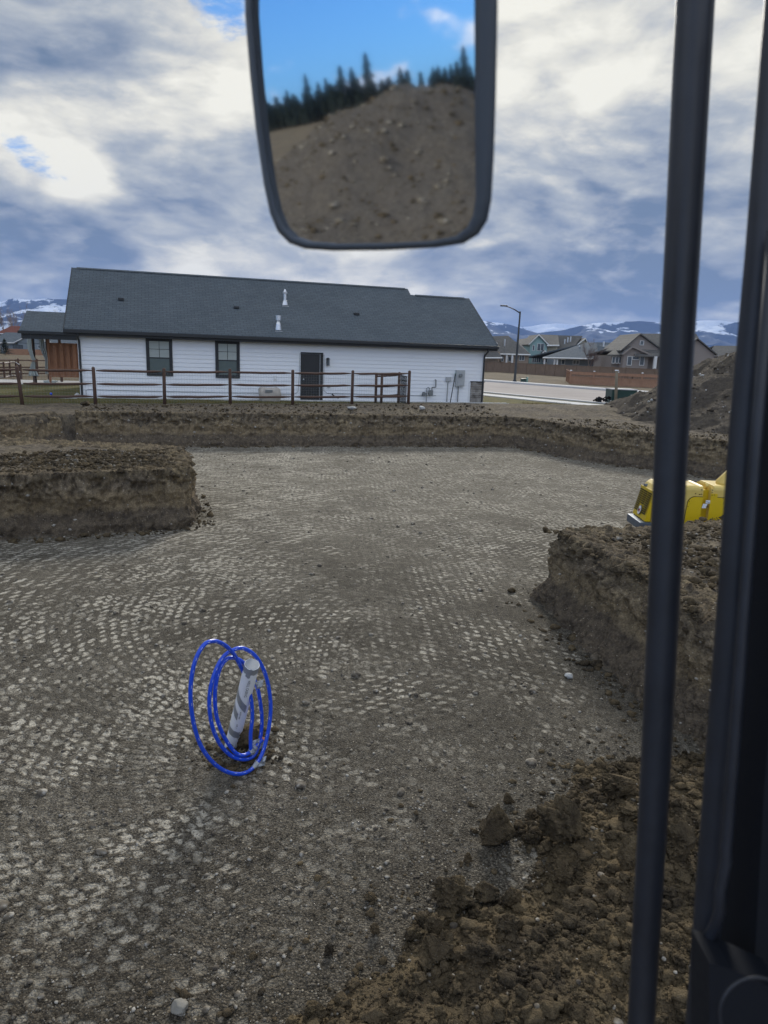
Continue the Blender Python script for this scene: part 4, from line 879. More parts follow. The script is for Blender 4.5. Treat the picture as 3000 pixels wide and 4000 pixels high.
# lawn edge tufts
def tufts(name, pos, hgt, label, mt):
    n = len(pos); B_ = 5; a = rng.uniform(0, 2*math.pi, (n, B_)); h = hgt*rng.uniform(.5, 1.2, (n, B_)); ln_ = rng.uniform(.1, .6, (n, B_))*h; w_ = .004+.1*0
    bx, by = pos[:, 0:1]+rng.normal(size=(n, B_))*.02, pos[:, 1:2]+rng.normal(size=(n, B_))*.02; bz = np.repeat(pos[:, 2:3], B_, 1)
    p0 = np.stack([bx-np.sin(a)*w_, by+np.cos(a)*w_, bz], -1); p1 = np.stack([bx+np.sin(a)*w_, by-np.cos(a)*w_, bz], -1); p2 = np.stack([bx+np.cos(a)*ln_, by+np.sin(a)*ln_, bz+h], -1)
    V_ = np.stack([p0, p1, p2], 2).reshape(-1, 3); F_ = np.arange(len(V_)).reshape(-1, 3)
    return tag(link(name, np_mesh(name, V_, F_), mt), label, 'grass', kind='stuff')
M_straw = plain('dry_grass', (.19, .145, .06), .9, .1, var=.3, scale=2); M_green = plain('green_grass', (.075, .095, .032), .9, .1, var=.3, scale=2)
gp = np.column_stack([rng.uniform(-5, 16.5, 9000), rng.uniform(.1, 3.9, 9000)]); gw_ = FENCE0+gp[:, :1]*FD+gp[:, 1:]*FN
tufts('lawn_grass', np.column_stack([gw_, hz_(gw_)-.01])[:6000], .045, 'short winter lawn between the fence and the white house', M_straw)
gw2 = gw_[rng.permutation(len(gw_))[:3500]]; tufts('green_lawn_grass', np.column_stack([gw2, hz_(gw2)-.01]), .04, 'greener blades mixed into the winter lawn by the house', M_green)
gp = np.array([on_z(a, b, 1.05)[:2] for a, b in zip(rng.uniform(2040, 2230, 260), rng.uniform(1583, 1593, 260))]); tufts('weed_tufts', np.column_stack([gp, hz_(gp)]), .16, 'pale dry weeds along the edge of the dirt in front of the road', M_straw)

# ------------------------------------------------------------------ street, pavements
def sheet(name, pxs, z, mat, thick=.0, kind='structure', ext=None):
    P_ = [on_z(a, b, 1.0) for a, b in pxs]; return tag(MB().prism([(p[0], p[1], z-.1) for p in P_], (0, 0, .1)).build(name, mat), kind=kind)
fa, fb_ = on_z(1900, 1492, 1.), on_z(2385, 1529, 1.); na, nb = on_z(1900, 1533, 1.), on_z(2339, 1574, 1.)
def ext(a, b, k0, k1): d = b-a; return a-d*k0, b+d*k1
fa, fb_ = ext(fa, fb_, 1.2, 1.5); na, nb = ext(na, nb, 1.8, 2.0)
def strip(name, a, b, off0, off1, z, mat):
    d = (b-a)[:2]; n = np.array([-d[1], d[0]])/np.hypot(*d); n = n if n[1] > 0 else -n
    return MB().prism([(*(a[:2]+n*off0), z-.12), (*(b[:2]+n*off0), z-.12), (*(b[:2]+n*off1), z-.12), (*(a[:2]+n*off1), z-.12)], (0, 0, .12)).build(name, mat)
tag(MB().prism([(na[0], na[1], .9), (nb[0], nb[1], .9), (fb_[0], fb_[1], .9), (fa[0], fa[1], .9)], (0, 0, .125)).build('road', M_road), kind='structure')
M_walk = plain('light_pavement', (.50, .50, .50), .9, .2, var=.1, scale=1.)
tag(strip('sidewalk', fa, fb_, .9, 2.3, 1.14, M_walk), kind='structure'); tag(strip('kerb', fa, fb_, .02, .32, 1.13, M_walk), kind='structure')
tag(strip('kerb', na, nb, -.5, .0, 1.07, M_walk), kind='structure'); tag(strip('sidewalk', na, nb, -3.2, -1.7, 1.05, M_walk), kind='structure')

# ------------------------------------------------------------------ street lamp and boxes
q = on_z(2010, 1495, 1.0); dY = q[1]; top = on_y(2032, 1217, dY)
sl_ = thing('street_lamp', 'tall dark street lamp with a curved arm at the far side of the road', 'street lamp', (q[0], q[1], 1.0)); H0 = top[2]-1.0; dx = top[0]-q[0]
MB().tube([(0, 0, 0), (0, 0, .25), (0, 0, .27), (dx*.5, 0, H0*.5), (dx, 0, H0)], [.17, .17, .12, .10, .075], 12).build('pole', M_dark, sl_, smooth=True)
arm = [on_y(a, b, dY) for a, b in ((2030, 1222), (2010, 1209), (1990, 1200), (1972, 1195))]; arm = [(p[0]-q[0], 0, p[2]-1.0) for p in arm]
MB().tube(arm, [.06, .05, .045, .04], 8).build('arm', M_dark, sl_, smooth=True)
e_ = arm[-1]; MB().box(e_[0]-.42, e_[0]+.25, -.13, .13, e_[2]-.05, e_[2]+.07).build('lamp_head', M_dark, sl_, bevel=.03)
def boxthing(name, label, cat, px0, px1, pyt, pyb, z, dep, mat, topmat=None, capn='lid'):
    a = on_z(px0, pyb, z); Y = a[1]; b = on_y(px1, pyb, Y); t = on_y(px0, pyt, Y)
    o = MB().box(a[0], b[0], Y, Y+dep, z-.05, t[2]).build(name, mat, bevel=.02); tag(o, label, cat)
    if topmat: MB().box(a[0]-.03, b[0]+.03, Y-.03, Y+dep+.03, t[2]+.002, t[2]+.05).build(capn, topmat, o)
    return o, a, b, t
boxthing('utility_box', 'low dark green utility box near the street lamp', 'utility box', 2036, 2054, 1481, 1497, 1.0, .5, M_dkgreen, M_dkgreen)
boxthing('utility_box', 'light green plastic pedestal right beside the low dark green box', 'utility box', 2055, 2062, 1475, 1497, 1.0, .25, M_ltgreen, M_ltgreen)
boxthing('transformer_box', 'big dark green transformer box with a pale lid at the foot of the dirt mound', 'transformer box', 2387, 2484, 1522, 1577, 1.0, 1.2, M_dkgreen, M_walk)
q = on_z(2397, 1577, 1.0); t = on_y(2411, 1447, q[1]-.4); wp = thing('timber_post', 'weathered timber post with a white cap in front of the green transformer box', 'post', (q[0], q[1]-.4, 1.0))
MB().tube([(0, 0, -.2), (t[0]-q[0]-.02, 0, t[2]-1.03)], [.085, .08], 10).build('pole', M_post, wp, smooth=True); MB().tube([(t[0]-q[0]-.02, 0, t[2]-1.028), (t[0]-q[0]-.02, 0, t[2]-.97)], [.11, .10], 10).build('cap', M_whitepl, wp)
q = on_z(2370, 1572, 1.05); o = MB()
for i in range(7):
    a_ = rng.uniform(-.6, .6, 2); o.tube([(q[0]+a_[0]-.3, q[1]+a_[1]*.4, 1.12), (q[0]+a_[0], q[1]+a_[1]*.4, 1.22+rng.uniform(0, .16)), (q[0]+a_[0]+.4, q[1]+a_[1]*.3, 1.13)], .035, 6)
o.box(q[0]-.55, q[0]-.35, q[1]-.2, q[1]+.2, 1.0, 1.3).build('black_hoses', M_hole); tag(bpy.data.objects['black_hoses'], 'heap of black hoses and scrap left of the timber post', 'hoses')

# ------------------------------------------------------------------ background board fences
def board_fence(name, label, A, B, hA, hB, mat, seg, lattice=False, zA=1.0, zB=1.0, cap=True, postlabel=None):
    t = thing(name, label, 'fence', (A[0], A[1], 0)); A = np.array(A[:2]); B = np.array(B[:2]); L = np.hypot(*(B-A)); d = (B-A)/L; n = int(max(2, round(L/seg))); ang = math.atan2(d[1], d[0]); t.rotation_euler = (0, 0, ang)
    for i in range(n):
        x0, x1 = L*i/n, L*(i+1)/n; z0 = zA+(zB-zA)*i/n; h = hA+(hB-hA)*i/n
        mb = MB(); k = max(4, int((x1-x0)/.15))
        for j in range(k):
            xx0 = x0+.06+(x1-x0-.1)*j/k; xx1 = x0+.06+(x1-x0-.1)*(j+1)/k-.008
            mb.box(xx0, xx1, -.012+.006*(j % 2), .012+.006*(j % 2), z0, z0+h*(.60 if lattice else .97))
        if lattice:
            mb.box(x0+.05, x1, -.03, .03, z0+h*.60, z0+h*.65); 
            for j in range(k): 
                xx0 = x0+.06+(x1-x0-.1)*j/k; mb.box(xx0, xx0+.035, -.01, .01, z0+h*.65, z0+h*.80)
            mb.box(x0+.05, x1, -.05, .05, z0+h*.80, z0+h*.84).box(x0+.05, x1-.0, -.012, .012, z0+h*.84, z0+h)
        mb.build('panel', mat, t); po_ = MB().box(x0-.06, x0+.06, -.07, .06, z0-.2, z0+h+.06).build('post', mat, t)
        if lattice: MB().box(x0-.08, x0+.08, -.09, .08, z0+h+.062, z0+h+.15).build('post_cap', M_whitepl, po_)
        if cap: MB().box(x0+.062, x1-.062, -.045, .045, z0+h*.97+.002, z0+h).build('cap_rail', mat, t)
    return t
A = on_z(1880, 1449, 1.0); B = on_z(2240, 1474, 1.0); d = B-A; B2 = B+d*1.35
board_fence('board_fence', 'long brown weathered board fence in front of the distant houses', A-d*.6, B2, 1.62, 1.62, M_cedar_old, 2.6)
A = on_z(2226, 1504, .9); B = on_z(2500, 1517, .9); d = B-A
lf = board_fence('board_fence', 'orange cedar fence with a band of open lattice, nearer the road', A, B+d*.35, 1.30, 1.33, M_cedar_bg, 2.3, True, .9, .9, False)
A2 = A+np.array([2.5, 12, 0]); board_fence('board_fence', 'side run of the orange cedar fence going back towards the houses', A, A2, 1.28, 1.3, M_cedar_bg, 2.4, False, .9, .95)
q0 = on_y(2428, 1500, A[1]-.5); q1 = on_y(2470, 1500, A[1]-.5)
gt2 = thing('garden_gate', 'black barred gate in the orange cedar fence', 'gate', (q0[0], q0[1]+.1, .95)); mb = MB(); w_ = q1[0]-q0[0]
for x in np.linspace(0, w_, 9): mb.box(x-.012, x+.012, -.01, .01, 0, 1.05)
mb.build('gate_bars', M_hole, gt2); MB().box(-.03, w_+.03, -.02, .02, 1.0, 1.05).box(-.03, w_+.03, -.02, .02, .02, .07).box(-.04, .02, -.025, .025, 0, 1.1).box(w_-.02, w_+.04, -.025, .025, 0, 1.1).build('gate_frame', M_hole, gt2)

# ------------------------------------------------------------------ distant houses
def bgw(px, py, Y): p = on_y(px, py, Y); return p[0], p[2]
class BG:
    """a house whose front wall stands at world Y; parts are placed in metres on that wall"""
    def __init__(s, name, label, Y, group='neighbouring houses'):
        s.Y = Y; s.t = thing(name, label, 'house', (0, 0, 0), 0, group)
    def c(s, px, py, dy=0): p = on_y(px, py, s.Y+dy); return p[0], p[2]
    def wall(s, px0, px1, pyt, zb, dep, mat, dy=0.):
        x0, z1 = s.c(px0, pyt, dy); x1, _ = s.c(px1, pyt, dy); MB().box(x0, x1, s.Y+dy, s.Y+dy+dep, zb, z1).build('wall', mat, s.t); return x0, x1, z1
    def gable_front(s, px0, pxr, px1, pye, pyr, dep, roofm, wallm_, trim, dy=0., ov=.35):
        """gable end facing us"""
        x0, ze = s.c(px0, pye, dy); x1, _ = s.c(px1, pye, dy); xr, zr = s.c(pxr, pyr, dy); Y = s.Y+dy
        MB().prism([(x0+ov, Y, ze), (x1-ov, Y, ze), (xr, Y, zr-.25)], (0, dep, 0)).build('wall', wallm_, s.t)
        th = .18; r = MB().prism([(x0, Y-ov, ze), (xr, Y-ov, zr), (x1, Y-ov, ze), (x1, Y-ov, ze-th), (xr, Y-ov, zr-th), (x0, Y-ov, ze-th)], (0, dep+ov, 0)).build('roof', roofm, s.t)
        if trim: MB().prism([(x0-.02, Y-ov-.06, ze+.03), (xr, Y-ov-.06, zr+.03), (x1+.02, Y-ov-.06, ze+.03), (x1+.02, Y-ov-.06, ze-.22), (xr, Y-ov-.06, zr-.22), (x0-.02, Y-ov-.06, ze-.22)], (0, .055, 0)).build('rake_trim', trim, s.t)
    def slope(s, p4, thick, mat, trim=None, backs=(0, 0, 6, 6), name='roof'):
        """roof plane by four photo points (eave-left, eave-right, ridge-right, ridge-left) at depths behind the wall"""
        P_ = []
        for (px, py), b in zip(p4, backs): p = on_y(px, py, s.Y+b); P_.append((p[0], p[1], p[2]))
        r = MB().prism([(p[0], p[1], p[2]-thick) for p in P_], (0, 0, thick)).build(name, mat, s.t)
        # rear slope
        rr = [P_[3], P_[2], (P_[1][0], 2*P_[2][1]-P_[1][1], P_[1][2]), (P_[0][0], 2*P_[3][1]-P_[0][1], P_[0][2])]
        MB().prism([(p[0], p[1]+.01, p[2]-thick) for p in rr], (0, 0, thick)).build(name, mat, s.t)
        if trim: MB().tube([(P_[0][0], P_[0][1]-.08, P_[0][2]-.12), (P_[1][0], P_[1][1]-.08, P_[1][2]-.12)], .14, 4).build('fascia', trim, s.t)
    def win(s, px0, px1, pyt, pyb, nx=2, ny=2, dy=0., trim=None, name='window', door=False):
        x0, z1 = s.c(px0, pyt, dy); x1, z0 = s.c(px1, pyb, dy); Y = s.Y+dy; e = .075
        f = MB().box(x0, x0+e, Y-.08, Y-.005, z0, z1).box(x1-e, x1, Y-.08, Y-.005, z0, z1).box(x0+e, x1-e, Y-.08, Y-.005, z1-e, z1).box(x0+e, x1-e, Y-.08, Y-.005, z0, z0+e)
        for i in range(1, nx): xx = x0+(x1-x0)*i/nx; f.box(xx-.035, xx+.035, Y-.07, Y-.03, z0+e, z1-e)
        f = f.build(name, trim or M_bgtrim, s.t); MB().box(x0+e, x1-e, Y-.028, Y-.005, z0+e, z1-e).build('pane', M_glass_dark, f)
def zg(px, py, Y): return on_y(px, py, Y)[2]
G0 = .98
# tan house just right of the white house
b = BG('tan_house', 'tan house with a hipped brown-grey roof just right of the white house', 128); Y = b.Y
b.wall(1960, 2066, 1384, G0, 9, M_tan); b.slope([(1948, 1381), (2072, 1384), (2030, 1312+28), (1955, 1312)], .2, M_roof_bg, M_bgtrim, (-.6, -.6, 6, 6))
b.slope([(1925, 1380), (2072, 1383), (1985, 1311), (1925, 1313)], .2, M_roof_bg, None, (-.4, -.4, 5.5, 5.5))
b.wall(1893, 1954, 1372, G0, 8, M_tan, -3); b.win(2028, 2048, 1386, 1409, 2); b.win(1985, 1997, 1392, 1412, 1); b.win(1957, 1967, 1390, 1412, 1)
b.gable_front(1885, 1902, 1942, 1340, 1300, 7, M_roof_bg, M_cream, M_bgtrim, -3)
b.slope([(1893, 1396), (1962, 1396), (1945, 1375), (1895, 1372)], .15, M_roof_bg, M_bgtrim, (-4.5, -4.5, -3, -3))
for px in (1980, 2002): x, z = b.c(px, 1388, -1.5); MB().box(x-.15, x+.15, b.Y-1.6, b.Y-1.3, G0, z).build('porch_post', M_bgtrim, b.t)
x, z = b.c(1971, 1345, 2); MB().tube([(x, b.Y+2, z-.3), (x, b.Y+2, z+.9)], .13, 8).build('flue_pipe', M_metal, b.t)
# small gable roof behind
b = BG('brown_roofed_house', 'small brown gabled roof peeking out behind the seafoam house', 170); b.gable_front(2037, 2060, 2095, 1342, 1321, 10, M_roof_bg, M_taupe, None); b.wall(2045, 2090, 1342, G0, 9, M_taupe)
# seafoam two-storey house
b = BG('seafoam_house', 'two-storey seafoam green house with white trimmed gables behind the board fence', 135)
b.wall(2071, 2138, 1345, G0, 9, M_teal); b.gable_front(2064, 2104, 2144, 1345, 1306, 9, M_roof_bg, M_teal, M_bgtrim, -.01)
b.slope([(2136, 1348), (2185, 1347), (2180, 1309), (2104, 1306)], .2, M_roof_bg, M_bgtrim, (-.3, -.3, 5, 5))
b.slope([(2130, 1391), (2228, 1372), (2275, 1312), (2150, 1309)], .2, M_roof_bg, None, (1.0, 1.0, 6.5, 6.5))
b.wall(2138, 2178, 1348, G0, 6, M_cream, .8); b.wall(2138, 2262, 1390, G0, 6, M_teal, 1.5)
b.gable_front(2226, 2286, 2304, 1366, 1320, 9, M_roof_bg, M_cream, M_bgtrim, 4); b.wall(2232, 2300, 1366, G0, 7, M_cream, 4.05)
b.gable_front(2106, 2127, 2146, 1390, 1368, 2, M_roof_bg, M_teal, M_bgtrim, -1.2)
b.win(2099, 2124, 1341, 1371, 2); b.win(2080, 2088, 1348, 1370, 1); b.win(2079, 2111, 1393, 1417, 4); b.win(2118, 2146, 1398, 1418, 3)
x, z = b.c(2127, 1372, -1.25); MB().box(x-1.6, x+1.6, b.Y-1.3, b.Y-1.22, z-.9, z-.7).build('gable_beam', M_bgtrim, b.t)
for px, py in ((2206, 1332), (2218, 1325), (2229, 1322)): x, z = b.c(px, py, 4); MB().tube([(x, b.Y+4, z-.6), (x, b.Y+4, z+.35)], .14, 8).build('flue_pipe', M_metal, b.t)
# low house with wide blue-grey hipped roof and porch
b = BG('low_porch_house', 'low house with a wide blue-grey roof and white porch posts behind the fence', 122)
b.wall(2180, 2345, 1398, G0, 8, M_bgblue); b.slope([(2120, 1395), (2340, 1400), (2330, 1338), (2290, 1338)], .2, M_roof_bluegrey, M_bgtrim, (-2, -2, 5, 5))
b.slope([(2335, 1398), (2420, 1372), (2456, 1338), (2320, 1337)], .2, M_roof_bluegrey, None, (0, 0, 5, 5))
b.wall(2337, 2400, 1392, G0, 7, M_taupe, -1)
_x0, _z0 = b.c(2334, 1395, -1.2); _x1, _z1 = b.c(2418, 1355, -1.2); MB().tube([(_x0, b.Y-1.3, _z0), (_x1, b.Y-1.3, _z1)], .16, 4).build('rake_trim', M_bgtrim, b.t)
x, z = b.c(2334, 1420, -1.05); MB().box(x-.12, x+.15, b.Y-1.12, b.Y-.95, G0, zg(2334, 1396, b.Y)).build('corner_board', M_bgtrim, b.t)
b.win(2193, 2206, 1403, 1424, 1); b.win(2238, 2262, 1406, 1424, 2)
for px in (2128, 2167, 2178): x, z = b.c(px, 1399, -1.7); MB().box(x-.12, x+.12, b.Y-1.8, b.Y-1.56, G0, z).build('porch_post', M_bgtrim, b.t)
for px, py in ((2263, 1358), (2404, 1345), (2358, 1342)): x, z = b.c(px, py, 3); MB().tube([(x, b.Y+3, z-.5), (x, b.Y+3, z+.35)], .14, 8).build('flue_pipe', M_metal, b.t)
# taupe house with stepped gables on the right
b = BG('taupe_house', 'taupe house with several stepped gables at the right behind the black bars', 104)
b.wall(2390, 2760, 1388, G0, 9, M_taupe, .6); b.gable_front(2422, 2500, 2600, 1368, 1302, 9, M_roof_bg, M_taupe, None, 0)
b.slope([(2372, 1385), (2450, 1385), (2456, 1345), (2425, 1345)], .2, M_roof_bg, None, (-.4, -.4, 5, 5))
b.gable_front(2430, 2469, 2545, 1382, 1352, 6, M_roof_bg, M_taupe, M_taupe, -1.2); b.wall(2437, 2535, 1382, G0, 3, M_taupe, -1.19)
b.slope([(2480, 1388), (2640, 1392), (2640, 1350), (2478, 1350)], .2, M_roof_bg, None, (-2, -2, 3, 3)); b.slope([(2500, 1372), (2760, 1378), (2720, 1304), (2500, 1303)], .2, M_roof_bg, None, (-.5, -.5, 5, 5))
b.gable_front(2640, 2722, 2800, 1378, 1320, 8, M_roof_bg, M_taupe, None, -1); b.wall(2650, 2790, 1378, G0, 8, M_taupe, -.99)
for i in range(4): b.win(2391+i*13.2, 2402+i*13.2, 1392, 1420, 1)
b.win(2451, 2466, 1391, 1428, 1, dy=-1.2); b.win(2470, 2496, 1391, 1406, 1, dy=-1.2); b.win(2500, 2515, 1391, 1428, 1, dy=-1.2); b.win(2500, 2514, 1330, 1349, 1)
x, z = b.c(2562, 1392, -2); MB().box(x-.2, x+.2, b.Y-2.1, b.Y-1.7, G0, z).build('porch_post', M_bgtrim, b.t)
b = BG('brown_roofed_house', 'low brown roof seen right of the taupe house between the black bars', 135); b.slope([(2760, 1392), (2960, 1396), (2950, 1352), (2790, 1350)], .2, M_roof_bg, None, (0, 0, 5, 5)); b.wall(2770, 2950, 1390, G0, 8, M_taupe)
# houses far left
b = BG('blue_grey_house', 'grey house with a dark blue-grey roof and white fascia far behind the patio', 190); gz = float(top_z(np.array([[-95., 190.]]))[0])
b.wall(0, 105, 1340, gz, 9, M_bgblue); b.slope([(-60, 1338), (66, 1338), (110, 1300), (22, 1298)], .25, M_roof_bluegrey, M_bgtrim, (-.6, -.6, 6, 6)); b.gable_front(55, 118, 205, 1338, 1306, 9, M_roof_bluegrey, M_bgblue, M_bgtrim, -1.5)
b.wall(70, 190, 1340, gz, 9, M_bgblue, -1.4); b.win(8, 17, 1345, 1372, 1); b.win(148, 160, 1348, 1362, 1, dy=-1.4); b.win(50, 90, 1346, 1362, 3, trim=M_dark, dy=-1.41)
b.slope([(175, 1342), (420, 1346), (410, 1308), (190, 1304)], .25, M_roof_bluegrey, M_bgtrim, (-.6, -.6, 6, 6)); b.wall(185, 400, 1342, gz, 8, M_bgblue, .1)
b = BG('red_roofed_house', 'house with a dark red roof beyond the blue-grey one', 235); b.wall(-10, 120, 1302, -1, 9, M_tan); b.slope([(-20, 1302), (130, 1302), (100, 1274), (45, 1273)], .25, M_roof_red, M_bgtrim, (-.6, -.6, 6, 6))
A = on_z(20, 1384, .4); B = on_z(290, 1390, .4); board_fence('board_fence', 'low orange board fence far behind the patio on the left', A, B, 1.35, 1.35, M_cedar_bg, 2.6, False, .35, .35, False)

# back-yard rail fences at the left
def simple_rail(label, posts, hs, zb, frost):
    t = thing('split_rail_fence', label, 'fence', (0, 0, 0)); Q = [on_z(a, b, zb) for a, b in posts]
    for q_, h in zip(Q, hs): MB().tube([(q_[0], q_[1], zb-.1), (q_[0], q_[1], zb+h-.03), (q_[0], q_[1], zb+h)], [.065, .06, .04], 8).build('post', M_rail, t)
    for i in range(len(Q)-1):
        for fz in (.12, .58, 1.0):
            a, b_ = Q[i], Q[i+1]; r_ = MB().tube([(a[0], a[1], zb+hs[i]-fz), (b_[0], b_[1], zb+hs[i+1]-fz)], .045, 7).build('rail', M_rail, t)
            if frost: MB().tube([(a[0], a[1], zb+hs[i]-fz+.035), (b_[0], b_[1], zb+hs[i+1]-fz+.035)], .02, 5).build('frost', M_snowwood, r_)
    return t
simple_rail('short curved rail fence with frosted pale top rails at the far left', [(-60, 1476), (-20, 1476), (18, 1475), (41, 1470), (65, 1467), (84, 1480)], [1.0, 1.0, .98, 1.0, .98, .9], 1.0, True)
simple_rail('brown rail fence running behind the patio and curtains', [(-90, 1470), (-10, 1470), (75, 1468), (148, 1468), (215, 1466), (290, 1464)], [1.15]*6, 1.0, False)

# ------------------------------------------------------------------ trees
def bare_tree(name, label, base, hgt, spread, mat, seed, group=None, levels=4, fan=.5, nb=5, r0=.03):
    r = random.Random(seed); t = thing(name, label, 'tree', base, 0, group); trunk = MB(); crown = MB()
    def grow(p, d, L, rad, lv):
        n = 4; pts = [p]; q = Vector(p); dd = Vector(d)
        for i in range(n):
            dd = (dd+Vector((r.gauss(0, .10), r.gauss(0, .10), r.gauss(.05, .05)))).normalized(); q = q+dd*(L/n); pts.append(tuple(q))
        (trunk if lv == 0 else crown).tube(pts, [rad*(1-.55*i/n) for i in range(n+1)], 6 if lv < 2 else 3, cap=False)
        if lv >= levels: return
        for k in range(nb if lv else nb+3):
            f = r.uniform(.35, 1.0) if lv else r.uniform(.25, 1.0); i = min(int(f*n), n-1); b = Vector(pts[i]).lerp(Vector(pts[i+1]), f*n-i if f < 1 else 1)
            az = r.uniform(0, 2*math.pi); nd = (dd*(1.0)+Vector((math.cos(az), math.sin(az), .15))*fan*r.uniform(.6, 1.3)).normalized()
            grow(tuple(b), tuple(nd), L*r.uniform(.48, .66), rad*.42, lv+1)
    grow((0, 0, -.3), (0, 0, 1), hgt*.55, hgt*r0, 0)
    trunk.build('trunk', M_bark, t); crown.build('crown', mat, t); return t
q = on_z(2312, 1452, 1.0); Y = q[1]; q = on_y(2310, 1425, 108); bare_tree('bare_tree', 'round leafless reddish tree in front of the low porch house', (q[0], 108, 1.0), 5.6, 1, M_twigred, 5, None, 4, .75, 6, .018)
g_ = 'leafless poplars at the far left'
for i, (px, pt, sp, lab) in enumerate([(50, 1166, .32, 'tallest slender leafless poplar at the far left'), (6, 1190, .34, 'leafless poplar cut by the left edge of the picture'), (100, 1178, .42, 'wide leafless poplar just right of the tallest one'), (28, 1215, .5, 'low leafless tree between the two tallest poplars'),
      (128, 1196, .5, 'leafless tree rising above the patio roof at its left'), (190, 1195, .5, 'leafless tree behind the middle of the patio roof'), (160, 1205, .55, 'small leafless tree behind the patio roof, left of its middle'), (222, 1203, .55, 'leafless tree behind the patio roof near the big roof'), (248, 1208, .5, 'leafless tree touching the left edge of the big roof')]):
    Y = 262+i*5; t_ = on_y(px, pt, Y); z0 = float(top_z(np.array([[t_[0], Y]]))[0]); bare_tree('bare_tree', lab, (t_[0], Y, z0), (t_[2]-z0)*.92, 1, M_twig, 40+i, g_, 4, sp, 5, .012)
def conifer(name, label, base, h, w_, seed, group=None, mb_only=False):
    r = np.random.default_rng(seed); n = 1500; u = r.uniform(0, 1, n)**.75; z = h*(.06+.94*(1-u)); rad = w_*(u**.85)*(.75+.25*np.sin(z*9/h*2*math.pi*.7+seed))*r.uniform(.35, 1.0, n); a = r.uniform(0, 2*math.pi, n)
    tt_ = r.uniform(.5, 1.1, n)*h*.045; c_, s_ = np.cos(a), np.sin(a); x, y = rad*c_, rad*s_
    p0 = np.stack([x-s_*tt_*.5, y+c_*tt_*.5, z], -1); p1 = np.stack([x+s_*tt_*.5, y-c_*tt_*.5, z], -1); p2 = np.stack([x+c_*tt_*1.1, y+s_*tt_*1.1, z-tt_*.55], -1); p3 = np.stack([x*.7, y*.7, z+tt_*.5], -1)
    V_ = np.stack([p0, p2, p1, p3], 1).reshape(-1, 3); F_ = np.arange(len(V_)).reshape(-1, 4)
    t = thing(name, label, 'tree', base, 0, group); link('crown', np_mesh('crown', V_, F_), M_needle, t); MB().tube([(0, 0, -.3), (0, 0, h*.9)], [h*.02, h*.004], 6).build('trunk', M_bark, t); return t
p_ = on_y(16, 1322, 150); conifer('evergreen_tree', 'dark evergreen at the far left in front of the blue-grey house', (p_[0], 150, .5), p_[2]-.5, 2.4, 3)

# ------------------------------------------------------------------ mountains (snow-patched, at kilometres of distance)
def f_mtn(T):
    p = T.geo; n = T.noise(T.vmath('MULTIPLY', p, (1, 1, 1.6)), .0011, 8, .62); n2 = T.noise(T.vmath('MULTIPLY', p, (1, 1, 3)), .004, 6, .65); z = T.xyz(p)[2]
    k = T.math('ADD', T.math('ADD', n, T.math('MULTIPLY_ADD', n2, .35, -.17)), T.mr(z, 80, 620, -.10, .10)); nz = T.xyz(T.add('ShaderNodeNewGeometry').outputs['Normal'])[2]
    k = T.math('ADD', k, T.mr(nz, .82, .98, -.04, .07))
    left = T.mr(T.xyz(p)[0], -900, -1800, 0, .06)
    snow = T.mr(T.math('ADD', k, left), .575, .60)
    c = T.mix(T.mr(n2, .35, .65), (.016, .030, .048), (.035, .050, .062)); setc(T, T.mix(snow, c, (.66, .72, .80)))
M_mtn = material('snow_patched_mountain', f_mtn, .95, .1)
def mountains(name, Ydist, prof, seed, depth=1800, rough=60.):
    px = np.array([a for a, _ in prof], float); n = 520; P_ = np.linspace(px[0], px[-1], n); py = np.interp(P_, px, [b for _, b in prof]); top_ = np.array([on_y(a, b, Ydist) for a, b in zip(P_, py)])
    m_ = 60; T_ = np.linspace(0, 1, m_); V_ = []
    for t_ in T_:
        y = Ydist-depth+depth*2*t_; s_ = np.clip(1-abs(2*t_-1), 0, 1); x = top_[:, 0]*(y/Ydist)
        q_ = np.column_stack([x, np.full(n, y)]); rg = 1-np.abs(fbm(q_, 1/600., 5, .5, seed)); h = (top_[:, 2])*(s_**.85)*(.72+.28*np.clip(rg, 0, 1.1)+.0)
        if abs(2*t_-1) < .04: h = top_[:, 2]+fbm(q_, 1/250., 4, .5, seed)*rough*.12
        else: h = h*(.97)
        V_.append(np.column_stack([x, np.full(n, y)+fbm(q_, 1/400., 3, .5, seed)*120, h-5*(s_ < .02)]))
    return tag(link(name, np_mesh(name, np.vstack(V_), grid_faces(m_, n)), M_mtn, smooth=True), kind='structure')
mountains('mountains', 9000, [(-900, 1150), (-300, 1170), (0, 1178), (60, 1168), (120, 1172), (180, 1166), (230, 1170), (300, 1165), (900, 1215), (1500, 1260), (1860, 1250), (1905, 1256), (1960, 1262), (2000, 1270), (2040, 1285), (2100, 1300), (2200, 1290), (2270, 1272), (2320, 1262), (2420, 1258), (2500, 1255), (2600, 1262), (2680, 1262), (2740, 1252), (2820, 1253), (2900, 1262), (3000, 1268), (3600, 1240)], 3.)
mountains('mountains', 12500, [(-900, 1190), (1700, 1285), (2000, 1280), (2060, 1277), (2130, 1266), (2180, 1262), (2230, 1268), (2300, 1275), (2500, 1285), (3500, 1280)], 8., 1800)

